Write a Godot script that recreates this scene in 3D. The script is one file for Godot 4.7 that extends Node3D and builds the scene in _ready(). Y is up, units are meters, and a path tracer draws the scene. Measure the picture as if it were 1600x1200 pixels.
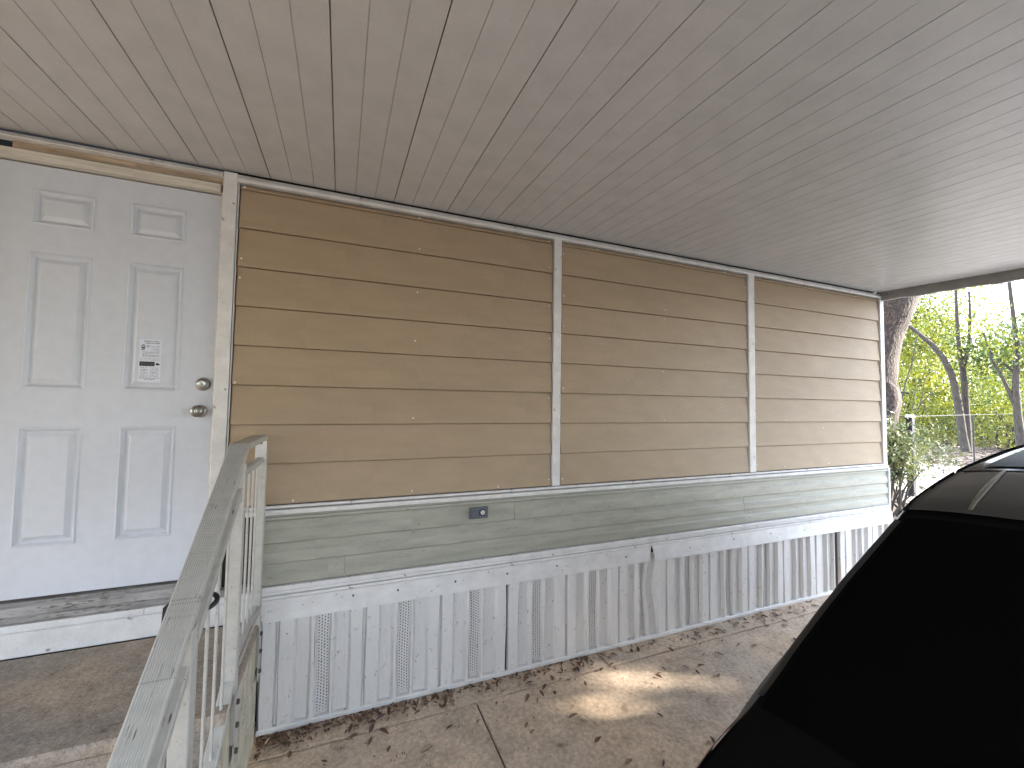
extends Node3D

const EYE := Vector3(0.0, 1.7776, 2.6374)
const FOCAL := 654.6            # pixels of a 1600 x 1200 frame
var cam_basis := Basis(Vector3(0.92563, 0.0146, 0.37815), Vector3(-0.03064, 0.99887, 0.03643), Vector3(-0.37719, -0.04531, 0.92503))
var sun_dir := Vector3(0.9, 0.44, 0.40).normalized()   # towards the sun
var M := {}
var uo := Vector2.ZERO
var rng := RandomNumberGenerator.new()
var used := {}

# ------------------------------------------------------------------ helpers
func lin(r: float, g: float, b: float) -> Color:
	return Color(r, g, b).linear_to_srgb()

func at(px: float, py: float, dist: float) -> Vector3:
	var d := (cam_basis.x * ((px - 800.0) / FOCAL) - cam_basis.y * ((py - 600.0) / FOCAL) - cam_basis.z).normalized()
	return EYE + d * dist

func mb() -> SurfaceTool:
	var st := SurfaceTool.new()
	st.begin(Mesh.PRIMITIVE_TRIANGLES)
	return st

func puv(p: Vector3, n: Vector3) -> Vector2:
	var a := n.abs()
	if a.y >= a.x and a.y >= a.z:
		return Vector2(p.x, p.z) + uo
	if a.x >= a.z:
		return Vector2(p.z, -p.y) + uo
	return Vector2(p.x, -p.y) + uo

func vert(st: SurfaceTool, p: Vector3, n: Vector3, uv: Vector2) -> void:
	st.set_normal(n)
	st.set_uv(uv)
	st.set_uv2(uv * 7.3)
	st.add_vertex(p)

# triangle of [point, normal, uv] corners, wound to suit its normals
func stri(st: SurfaceTool, a: Array, b: Array, c: Array) -> void:
	var cr: Vector3 = (b[0] - a[0]).cross(c[0] - a[0])
	if cr.dot(a[1] + b[1] + c[1]) > 0.0:
		var t := b
		b = c
		c = t
	for q in [a, b, c]:
		vert(st, q[0], q[1], q[2])

func tri(st: SurfaceTool, a: Vector3, b: Vector3, c: Vector3, out: Vector3) -> void:
	var n := (b - a).cross(c - a)
	if n.length() < 1e-12:
		return
	n = n.normalized()
	if n.dot(out) < 0.0:
		n = -n
		var t := b
		b = c
		c = t
	vert(st, a, n, puv(a, n))
	vert(st, c, n, puv(c, n))
	vert(st, b, n, puv(b, n))

func quad(st: SurfaceTool, a: Vector3, b: Vector3, c: Vector3, d: Vector3, out: Vector3) -> void:
	tri(st, a, b, c, out)
	tri(st, a, c, d, out)

func box(st: SurfaceTool, lo: Vector3, hi: Vector3) -> void:
	var p := func(i: int, j: int, k: int) -> Vector3:
		return Vector3(hi.x if i else lo.x, hi.y if j else lo.y, hi.z if k else lo.z)
	quad(st, p.call(0, 0, 1), p.call(1, 0, 1), p.call(1, 1, 1), p.call(0, 1, 1), Vector3.BACK)
	quad(st, p.call(0, 0, 0), p.call(1, 0, 0), p.call(1, 1, 0), p.call(0, 1, 0), Vector3.FORWARD)
	quad(st, p.call(0, 1, 0), p.call(1, 1, 0), p.call(1, 1, 1), p.call(0, 1, 1), Vector3.UP)
	quad(st, p.call(0, 0, 0), p.call(1, 0, 0), p.call(1, 0, 1), p.call(0, 0, 1), Vector3.DOWN)
	quad(st, p.call(1, 0, 0), p.call(1, 1, 0), p.call(1, 1, 1), p.call(1, 0, 1), Vector3.RIGHT)
	quad(st, p.call(0, 0, 0), p.call(0, 1, 0), p.call(0, 1, 1), p.call(0, 0, 1), Vector3.LEFT)

# closed convex outline in the plane (U, V) at O, swept by W
func extrude(st: SurfaceTool, prof: Array, O: Vector3, U: Vector3, V: Vector3, W: Vector3, caps := true) -> void:
	var c := Vector2.ZERO
	for q: Vector2 in prof:
		c += q / prof.size()
	var n := prof.size()
	var cc := O + U * c.x + V * c.y
	for i in n:
		var a: Vector2 = prof[i]
		var b: Vector2 = prof[(i + 1) % n]
		var A := O + U * a.x + V * a.y
		var B := O + U * b.x + V * b.y
		var e := (b - a).orthogonal()
		if e.dot((a + b) / 2 - c) < 0:
			e = -e
		quad(st, A, B, B + W, A + W, U * e.x + V * e.y)
		if caps:
			tri(st, cc, A, B, -W)
			tri(st, cc + W, A + W, B + W, W)

# box with chamfered long edges, long axis 0 x, 1 y, 2 z
func bar(st: SurfaceTool, lo: Vector3, hi: Vector3, axis: int, c := 0.003) -> void:
	var s := hi - lo
	var U := Vector3.RIGHT
	var V := Vector3.UP
	var W := Vector3.BACK * s.z
	var w := s.x
	var h := s.y
	if axis == 0:
		U = Vector3.BACK; w = s.z; W = Vector3.RIGHT * s.x
	elif axis == 1:
		V = Vector3.BACK; h = s.z; W = Vector3.UP * s.y
	var p := [Vector2(c, 0), Vector2(w - c, 0), Vector2(w, c), Vector2(w, h - c), Vector2(w - c, h), Vector2(c, h), Vector2(0, h - c), Vector2(0, c)]
	extrude(st, p, lo, U, V, W)

# bar of w x h section between two points
func beam(st: SurfaceTool, a: Vector3, b: Vector3, side: Vector3, w: float, h: float, c := 0.003) -> void:
	var d := (b - a).normalized()
	var s := (side - d * side.dot(d)).normalized()
	var u := d.cross(s).normalized()
	var p := [Vector2(c - w / 2, -h / 2), Vector2(w / 2 - c, -h / 2), Vector2(w / 2, c - h / 2), Vector2(w / 2, h / 2 - c), Vector2(w / 2 - c, h / 2), Vector2(c - w / 2, h / 2), Vector2(-w / 2, h / 2 - c), Vector2(-w / 2, c - h / 2)]
	extrude(st, p, a, s, u, b - a)

func tube(st: SurfaceTool, pts: Array, rad: Array, sides := 8, rough := 0.0, capped := true) -> void:
	var rings := []
	var u := Vector3.ZERO
	var len_at := 0.0
	for i in pts.size():
		var d: Vector3 = (pts[min(i + 1, pts.size() - 1)] - pts[max(i - 1, 0)]).normalized()
		if i == 0:
			u = d.cross(Vector3(0.31, 0.2, 0.93)).normalized()
		else:
			u = (u - d * u.dot(d)).normalized()
			len_at += pts[i].distance_to(pts[i - 1])
		var v := d.cross(u)
		var ring := []
		for k in sides + 1:
			var t := TAU * float(k % sides) / sides
			var r: float = rad[i]
			if rough > 0.0:
				r *= 1.0 + rough * (sin(float(k % sides) * 2.4 + len_at * 5.0) * 0.5 + sin(float(k % sides) * 5.1 - len_at * 9.0) * 0.5)
			var o := u * cos(t) + v * sin(t)
			ring.append([pts[i] + o * r, o, Vector2(float(k) / sides * TAU * float(rad.max()), len_at)])
		rings.append(ring)
	for i in rings.size() - 1:
		for k in sides:
			var q := [rings[i][k], rings[i][k + 1], rings[i + 1][k + 1], rings[i + 1][k]]
			stri(st, q[0], q[1], q[2])
			stri(st, q[0], q[2], q[3])
	if capped:
		for e in [[0, -1], [rings.size() - 1, 1]]:
			var i: int = e[0]
			var d: Vector3 = (pts[i] - pts[1 if i == 0 else i - 1])
			for k in sides:
				tri(st, pts[i], rings[i][k][0], rings[i][k + 1][0], d)

# surface of revolution about axis A at O; prof = [radius, height] pairs
func lathe(st: SurfaceTool, prof: Array, O: Vector3, A: Vector3, sides := 20) -> void:
	var u := A.cross(Vector3(0.3, 0.9, 0.2)).normalized()
	var v := A.cross(u)
	for i in prof.size() - 1:
		var a: Vector2 = prof[i]
		var b: Vector2 = prof[i + 1]
		var e := Vector2(b.y - a.y, a.x - b.x)
		if e.length() < 1e-7:
			continue
		e = e.normalized()
		for k in sides:
			var q := []
			for kk in [k, k + 1]:
				var o := u * cos(TAU * kk / sides) + v * sin(TAU * kk / sides)
				q.append([O + o * a.x + A * a.y, o * e.x + A * e.y, Vector2(kk, i)])
				q.append([O + o * b.x + A * b.y, o * e.x + A * e.y, Vector2(kk, i + 1)])
			stri(st, q[0], q[1], q[3])
			stri(st, q[0], q[3], q[2])

func part(called: String, st: SurfaceTool, m: Material, parent: Node) -> MeshInstance3D:
	var o := MeshInstance3D.new()
	o.name = called
	o.mesh = st.commit()
	o.material_override = m
	parent.add_child(o, true)
	return o

func same(called: String, mesh: Mesh, m: Material, parent: Node, tr: Transform3D) -> MeshInstance3D:
	var o := MeshInstance3D.new()
	o.name = called
	o.mesh = mesh
	o.material_override = m
	o.transform = tr
	parent.add_child(o, true)
	return o

func numbered(n: String) -> String:
	var k: int = used.get(n, 0)
	used[n] = k + 1
	return n if k == 0 else "%s_%03d" % [n, k]

func thing(called: String, label: String, category: String, group := "") -> Node3D:
	var o := Node3D.new()
	o.name = numbered(called)
	add_child(o, true)
	return tag(o, label, category, group)

func tag(o: Node3D, label: String, category: String, group := "", kind := "") -> Node3D:
	if label:
		o.set_meta("label", label)
	if category:
		o.set_meta("category", category)
	if group:
		o.set_meta("group", group)
	if kind:
		o.set_meta("kind", kind)
	return o

# ------------------------------------------------------------------ textures
func tex(w: int, h: int, f: Callable) -> ImageTexture:
	var d := PackedByteArray()
	d.resize(w * h * 3)
	for y in h:
		for x in w:
			var c: Color = f.call(x, y)
			var i := (y * w + x) * 3
			d[i] = clampi(int(c.r * 255.0), 0, 255)
			d[i + 1] = clampi(int(c.g * 255.0), 0, 255)
			d[i + 2] = clampi(int(c.b * 255.0), 0, 255)
	var im := Image.create_from_data(w, h, false, Image.FORMAT_RGB8, d)
	return ImageTexture.create_from_image(im)

func noise(freq: float, sd: int, oct := 4, type := FastNoiseLite.TYPE_SIMPLEX_SMOOTH) -> FastNoiseLite:
	var n := FastNoiseLite.new()
	n.noise_type = type
	n.seed = sd
	n.frequency = freq
	n.fractal_octaves = oct
	return n

# soft mottle plus specks: an albedo texture around 1.0 tinted by albedo_color
func mottle(sd: int, amount: float, speck: float, speck_color: Color, sx := 1.0, sy := 1.0, size := 512) -> ImageTexture:
	var a := noise(0.012, sd, 4)
	var b := noise(0.11, sd + 1, 2)
	var c := noise(0.05, sd + 2, 3)
	return tex(size, size, func(x, y):
		var v := 0.90 + amount * (a.get_noise_2d(x * sx, y * sy) + 0.35 * b.get_noise_2d(x * sx, y * sy))
		var col := Color(v, v, v)
		var s := c.get_noise_2d(x * sx + 900.0, y * sy) * 0.8 + 0.5 * a.get_noise_2d(x * sx + 333.0, y * sy + 90.0)
		if s > speck:
			col = col.lerp(speck_color, clampf((s - speck) * 4.0, 0.0, 0.5))
		return col)

func mat(c: Color, rough: float, t: Texture2D = null, scale := 1.0, metal := 0.0) -> StandardMaterial3D:
	var m := StandardMaterial3D.new()
	m.albedo_color = c
	m.roughness = rough
	m.metallic = metal
	if t:
		m.albedo_texture = t
		m.uv1_scale = Vector3(scale, scale, scale)
	return m

func relief(m: StandardMaterial3D, h: Texture2D, cm: float) -> void:
	m.heightmap_enabled = true
	m.heightmap_texture = h
	m.heightmap_scale = cm

func make_materials() -> void:
	# embossed cedar grain of the tan boards: 1 m x 0.5 m
	var w1 := noise(0.006, 11, 3)
	var w2 := noise(0.05, 12, 3)
	var grain := tex(768, 384, func(x, y):
		var yy: float = y + 38.0 * w1.get_noise_2d(x * 0.9, y * 2.2) + 5.0 * w2.get_noise_2d(x * 0.35, y * 1.4)
		var g := sin(yy * 0.62 + 9.0 * w1.get_noise_2d(x * 0.5 + 500.0, y * 1.0))
		g = 0.5 + 0.5 * g * (0.55 + 0.9 * w1.get_noise_2d(x + 99.0, y * 3.0 + 99.0)) + 0.14 * w2.get_noise_2d(x * 0.5, y * 3.0)
		return Color(g, g, g))
	var tanm := mottle(21, 0.035, 0.9, Color(0.55, 0.45, 0.36), 0.4, 1.4)
	M.tan = mat(lin(0.47, 0.348, 0.222), 0.55, tanm, 1.0)
	relief(M.tan, grain, 0.075)
	M.tan2 = mat(lin(0.46, 0.34, 0.217), 0.55, tanm, 1.0)
	relief(M.tan2, grain, 0.075)
	var white_dirt := mottle(31, 0.06, 0.58, Color(0.34, 0.30, 0.26))
	M.white = mat(lin(0.84, 0.815, 0.78), 0.45, white_dirt, 1.0)
	M.band = mat(lin(0.84, 0.815, 0.78), 0.40, mottle(33, 0.05, 0.55, Color(0.25, 0.22, 0.20), 1.0, 1.6), 1.1)
	var streak := noise(0.02, 41, 3)
	var fine := noise(0.16, 42, 2)
	M.skirt = mat(lin(0.80, 0.775, 0.74), 0.25, tex(512, 512, func(x, y):
		var v := 0.93 + 0.02 * streak.get_noise_2d(x * 5.0, y * 0.35) + 0.02 * fine.get_noise_2d(x * 1.5, y * 0.12)
		var col := Color(v, v, v)
		var s := streak.get_noise_2d(x * 1.2, y * 1.0 + 300.0) + 0.5 * fine.get_noise_2d(x, y)
		if s > 0.64:
			col = col.lerp(Color(0.38, 0.33, 0.28), clampf((s - 0.64) * 3.0, 0.0, 0.6))
		return col), 1.4)
	M.green = mat(lin(0.42, 0.41, 0.33), 0.42, mottle(51, 0.08, 0.60, Color(0.42, 0.38, 0.32), 0.35, 1.8), 1.2)
	M.door = mat(lin(0.74, 0.775, 0.83), 0.35, mottle(61, 0.02, 0.9, Color.WHITE), 2.0)
	var dg := noise(0.22, 62, 2)
	relief(M.door, tex(256, 256, func(x, y):
		var g := 0.5 + 0.5 * dg.get_noise_2d(x, y * 0.3)
		return Color(g, g, g)), 0.012)
	M.raw_wood = mat(lin(0.55, 0.42, 0.29), 0.7, mottle(71, 0.25, 0.40, Color(0.6, 0.42, 0.3), 0.15, 3.0), 2.0)
	M.pale_wood = mat(lin(0.74, 0.68, 0.58), 0.6, mottle(72, 0.12, 0.55, Color(0.6, 0.5, 0.4), 0.15, 3.0), 2.0)
	M.black = mat(lin(0.012, 0.012, 0.013), 0.6)
	M.dark = mat(lin(0.03, 0.026, 0.022), 0.9)
	M.threshold = mat(lin(0.36, 0.34, 0.32), 0.5, mottle(81, 0.25, 0.25, Color(0.35, 0.28, 0.22), 0.3, 2.0), 2.0)
	M.nickel = mat(lin(0.27, 0.25, 0.23), 0.32, null, 1.0, 1.0)
	M.nickel_bright = mat(lin(0.75, 0.73, 0.70), 0.22, null, 1.0, 1.0)
	M.screw = mat(lin(0.75, 0.73, 0.70), 0.35)
	M.dark_screw = mat(lin(0.06, 0.05, 0.045), 0.5)
	M.ceiling = mat(lin(0.64, 0.625, 0.605), 0.27, mottle(91, 0.03, 0.75, Color(0.68, 0.64, 0.60)), 0.9)
	M.ceiling.metallic_specular = 0.35
	var cg := noise(0.28, 92, 2)
	relief(M.ceiling, tex(256, 256, func(x, y):
		var g := 0.5 + 0.5 * cg.get_noise_2d(x, y)
		return Color(g, g, g)), 0.010)
	M.fascia = mat(lin(0.40, 0.385, 0.365), 0.5, white_dirt, 1.0)
	# concrete: stain map of 7 m plus fine detail
	var c1 := noise(0.006, 101, 5)
	var c2 := noise(0.03, 102, 4)
	var c3 := noise(0.18, 103, 2)
	var stain := func(warm: Color, cold: Color, pale_level: float, x: int, y: int) -> Color:
		var a := c1.get_noise_2d(x, y)
		var b := c2.get_noise_2d(x, y)
		var d := c3.get_noise_2d(x, y)
		var col := warm.lerp(cold, clampf(0.5 + 1.1 * a, 0.0, 1.0))
		col = col * (1.0 + 0.12 * b + 0.12 * d)
		var pale := c2.get_noise_2d(x * 0.5 + 700.0, y * 0.5) + 0.6 * a
		if pale > pale_level:
			col = col.lerp(Color(0.90, 0.88, 0.86), clampf((pale - pale_level) * 1.6, 0.0, 0.5) * (0.7 + 0.6 * b))
		if b < -0.50:
			col = col.lerp(Color(0.42, 0.36, 0.30), clampf((-0.50 - b) * 2.0, 0.0, 0.4))
		return col
	var speck := tex(384, 384, func(x, y):
		var v := 0.94 + 0.12 * c3.get_noise_2d(x * 2.0, y * 2.0) + 0.07 * c2.get_noise_2d(x * 2.0, y * 2.0)
		var s := c3.get_noise_2d(x * 1.1 + 50.0, y * 1.1 + 20.0)
		if s > 0.52:
			v *= 0.72
		elif s < -0.58:
			v *= 1.14
		return Color(v, v, v))
	M.concrete = mat(Color(0.90, 0.825, 0.74), 0.82, tex(1024, 1024, func(x, y): return stain.call(Color(0.91, 0.87, 0.82), Color(0.84, 0.83, 0.82), 0.22, x, y)), 1.0 / 7.0)
	M.landing = mat(Color(0.74, 0.70, 0.65), 0.85, tex(768, 768, func(x, y): return stain.call(Color(0.88, 0.84, 0.79), Color(0.76, 0.75, 0.74), 0.42, x + 400, y)), 1.0 / 2.6)
	for m in [M.concrete, M.landing]:
		m.detail_enabled = true
		m.detail_albedo = speck
		m.detail_blend_mode = BaseMaterial3D.BLEND_MODE_MUL
		m.detail_uv_layer = BaseMaterial3D.DETAIL_UV_2
		m.uv2_scale = Vector3(0.18, 0.18, 0.18)
	M.stucco = mat(lin(0.60, 0.55, 0.42), 0.8, mottle(111, 0.12, 0.34, Color(0.45, 0.38, 0.27), 1.0, 0.6), 1.5)
	var al := noise(0.03, 121, 4)
	var al2 := noise(0.2, 122, 2)
	M.alu = mat(lin(0.58, 0.565, 0.535), 0.42, tex(384, 384, func(x, y):
		var v := 0.92 + 0.05 * al.get_noise_2d(x, y) + 0.03 * al2.get_noise_2d(x * 2.0, y * 0.3)
		var col := Color(v, v, v * 0.98)
		var s := al.get_noise_2d(x * 1.5 + 300.0, y * 1.5) + 0.4 * al2.get_noise_2d(x, y)
		if s > 0.62:
			col = col.lerp(Color(0.30, 0.25, 0.20), clampf((s - 0.62) * 3.0, 0.0, 0.6))
		return col), 1.7, 0.25)
	M.alu_dirty = mat(lin(0.55, 0.535, 0.505), 0.55, tex(384, 384, func(x, y):
		var v := 0.92 + 0.06 * al.get_noise_2d(x, y)
		var col := Color(v, v, v * 0.98)
		var s := al.get_noise_2d(x * 0.7 + 300.0, y * 0.5) + 0.8 * al2.get_noise_2d(x * 0.9, y * 0.07)
		if s > 0.66:
			col = col.lerp(Color(0.20, 0.16, 0.13), clampf((s - 0.66) * 3.0, 0.0, 0.85))
		return col), 1.7, 0.3)
	M.box_grey = mat(lin(0.10, 0.11, 0.125), 0.5)
	M.car = mat(lin(0.0035, 0.0035, 0.0035), 0.30)
	M.car.metallic_specular = 0.12
	M.car_roof = mat(lin(0.026, 0.024, 0.021), 0.08)
	M.car_glass = mat(lin(0.002, 0.002, 0.002), 0.35)
	M.car_glass.metallic_specular = 0.06
	M.car_gloss = mat(lin(0.012, 0.013, 0.010), 0.35)
	M.car_gloss.metallic_specular = 0.06
	M.car_trim = mat(lin(0.014, 0.014, 0.014), 0.4)
	M.chrome = mat(lin(0.30, 0.29, 0.25), 0.3, null, 1.0, 1.0)
	M.tyre = mat(lin(0.015, 0.015, 0.015), 0.85)
	M.lens = mat(lin(0.10, 0.006, 0.006), 0.25)
	# bark
	var bk := noise(0.03, 131, 3)
	var bc := FastNoiseLite.new()
	bc.noise_type = FastNoiseLite.TYPE_CELLULAR
	bc.cellular_return_type = FastNoiseLite.RETURN_DISTANCE2_SUB
	bc.seed = 5
	bc.frequency = 0.05
	var bh := func(x: int, y: int) -> float:
		var wx := x * 1.5 + 14.0 * bk.get_noise_2d(x, y * 0.5)
		return clampf(0.05 + 0.9 * (bc.get_noise_2d(wx, y * 0.45) + 1.0) + 0.25 * bk.get_noise_2d(x * 2.0, y * 2.0), 0.0, 1.0)
	M.bark = mat(lin(0.17, 0.125, 0.10), 0.9, tex(512, 512, func(x, y):
		var g: float = bh.call(x, y)
		return Color(0.22, 0.18, 0.15).lerp(Color(1.0, 0.94, 0.88), g)), 0.42)
	relief(M.bark, tex(512, 512, func(x, y):
		var g: float = bh.call(x, y)
		return Color(g, g, g)), 1.6)
	M.trunk = mat(lin(0.055, 0.043, 0.031), 0.9, mottle(141, 0.35, 0.35, Color(0.5, 0.5, 0.4), 2.0, 0.5), 0.8)
	# soil under the leaf litter, driveway, leaves
	M.soil = mat(lin(0.11, 0.088, 0.068), 0.95, tex(512, 512, func(x, y):
		var v := 0.75 + 0.30 * c2.get_noise_2d(x, y) + 0.25 * c3.get_noise_2d(x * 1.5, y * 1.5)
		return Color(v, v * 0.95, v * 0.90)), 0.25)
	M.drive = mat(lin(0.33, 0.305, 0.28), 0.9, tex(384, 384, func(x, y):
		var v := 0.85 + 0.2 * c2.get_noise_2d(x, y) + 0.1 * c3.get_noise_2d(x, y)
		return Color(v, v * 0.98, v * 0.95)), 0.2)
	M.apron = mat(lin(0.50, 0.47, 0.43), 0.9, speck, 0.4)
	M.street = mat(lin(0.09, 0.09, 0.09), 0.9, speck, 0.5)
	M.leaf = StandardMaterial3D.new()
	M.leaf.vertex_color_use_as_albedo = true
	M.leaf.roughness = 0.55
	M.leaf.cull_mode = BaseMaterial3D.CULL_DISABLED
	M.leaf.backlight_enabled = true
	M.leaf.backlight = lin(0.36, 0.38, 0.10)
	M.dead = []
	for c in [lin(0.17, 0.085, 0.045), lin(0.26, 0.15, 0.085), lin(0.10, 0.055, 0.035), lin(0.34, 0.235, 0.15)]:
		M.dead.append(mat(c, 0.6, mottle(151, 0.25, 0.3, Color(0.4, 0.3, 0.2)), 6.0))
	M.litter = StandardMaterial3D.new()
	M.litter.vertex_color_use_as_albedo = true
	M.litter.roughness = 0.8
	M.litter.cull_mode = BaseMaterial3D.CULL_DISABLED

# ------------------------------------------------------------------ light and camera
func set_up_view() -> void:
	var c := Camera3D.new()
	c.name = "camera"
	c.transform = Transform3D(cam_basis.orthonormalized(), EYE)
	c.fov = 85.01
	c.near = 0.05
	c.far = 400.0
	c.current = true
	add_child(c)
	var e := Environment.new()
	e.background_mode = Environment.BG_SKY
	var sky := Sky.new()
	var sm := ProceduralSkyMaterial.new()
	sm.sky_top_color = Color(0.68, 0.76, 0.88)
	sm.sky_horizon_color = Color(0.95, 0.95, 0.94)
	sm.sky_curve = 0.16
	sm.ground_bottom_color = Color(0.25, 0.22, 0.18)
	sm.ground_horizon_color = Color(0.62, 0.62, 0.58)
	sky.sky_material = sm
	e.sky = sky
	e.tonemap_mode = Environment.TONE_MAPPER_LINEAR
	e.tonemap_exposure = 12.5
	e.sdfgi_enabled = true
	e.ssao_enabled = true
	e.ssil_enabled = true
	var w := WorldEnvironment.new()
	w.name = "world"
	w.environment = e
	add_child(w)
	var s := DirectionalLight3D.new()
	s.name = "sun"
	s.light_energy = 0.9
	s.light_color = Color(1.0, 0.96, 0.90)
	s.light_angular_distance = 0.6
	s.shadow_enabled = true
	add_child(s)
	s.look_at_from_position(sun_dir * 30.0, Vector3.ZERO, Vector3.UP)

# ------------------------------------------------------------------ ground
func build_ground() -> void:
	var g := mb()
	quad(g, Vector3(-160, -0.03, -160), Vector3(160, -0.03, -160), Vector3(160, -0.03, 160), Vector3(-160, -0.03, 160), Vector3.UP)
	tag(part("ground", g, M.soil, self), "", "", "", "structure")
	# pale driveway crossing beyond the carport
	var d := mb()
	var pv := [Vector3(10.5, 0, -40), Vector3(18.0, 0, -40), Vector3(17.5, 0, 40), Vector3(9.4, 0, 40)]
	quad(d, pv[0] + Vector3(0, 0.0, 0), pv[1], pv[2], pv[3], Vector3.UP)
	for i in 4:
		quad(d, pv[i], pv[(i + 1) % 4], pv[(i + 1) % 4] - Vector3(0, 0.03, 0), pv[i] - Vector3(0, 0.03, 0), pv[i] - Vector3(14, 0, 0))
	tag(part("driveway", d, M.drive, self), "", "", "", "structure")
	# pale concrete apron in front of the carport end
	var ap := mb()
	box(ap, Vector3(6.905, -0.06, -0.9), Vector3(9.35, -0.005, 7.4))
	box(ap, Vector3(18.6, -0.06, -0.9), Vector3(26.0, -0.005, 9.0))
	tag(part("driveway_apron", ap, M.apron, self), "", "", "", "structure")
	# pale street along the open side of the carport
	var rd := mb()
	box(rd, Vector3(-45, -0.05, 6.4), Vector3(9.0, -0.004, 15.0))
	tag(part("street", rd, M.street, self), "", "", "", "structure")
	# carport slab cast in bays with open joints
	var slab := Node3D.new()
	slab.name = "carport_slab"
	add_child(slab)
	tag(slab, "", "", "", "structure")
	var bed := mb()
	box(bed, Vector3(-7.4, -0.12, -0.3), Vector3(6.9, -0.02, 4.5))
	part("joint_bed", bed, M.dark, slab)
	var zc := [[-0.25, 0.182], [0.190, 3.2], [3.21, 4.5]]
	var xc := [[-7.4, -2.4], [-2.391, 0.798], [0.807, 4.1], [4.109, 6.9]]
	for zi in 3:
		for xi in 4:
			var b := mb()
			var x0: float = xc[xi][0]
			var x1: float = xc[xi][1]
			if zi == 0:
				if xi == 1:
					x1 = 1.75
				elif xi == 2:
					x0 = 1.757
			var z0: float = zc[zi][0]
			var z1: float = zc[zi][1]
			var c := 0.004
			var lift: float = [0.0, -0.003, 0.0, -0.002][xi] - 0.002 * zi
			quad(b, Vector3(x0 + c, lift, z0 + c), Vector3(x1 - c, lift, z0 + c), Vector3(x1 - c, lift, z1 - c), Vector3(x0 + c, lift, z1 - c), Vector3.UP)
			var o := [Vector3(x0, lift - c, z0), Vector3(x1, lift - c, z0), Vector3(x1, lift - c, z1), Vector3(x0, lift - c, z1)]
			var n := [Vector3(x0 + c, lift, z0 + c), Vector3(x1 - c, lift, z0 + c), Vector3(x1 - c, lift, z1 - c), Vector3(x0 + c, lift, z1 - c)]
			for i in 4:
				var j := (i + 1) % 4
				quad(b, o[i], o[j], n[j], n[i], Vector3.UP)
				quad(b, o[i], o[j], o[j] - Vector3(0, 0.1, 0), o[i] - Vector3(0, 0.1, 0), o[i] + o[j] - o[(i + 2) % 4] - o[(i + 3) % 4])
			part("concrete_bay", b, M.concrete, slab)

# ------------------------------------------------------------------ the home
func board_profile(y0: float, y1: float, proud: float, back: float) -> Array:
	return [Vector2(-0.012, y0), Vector2(proud - 0.0015, y0), Vector2(proud, y0 + 0.0025), Vector2(back, y1), Vector2(-0.012, y1)]

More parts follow.
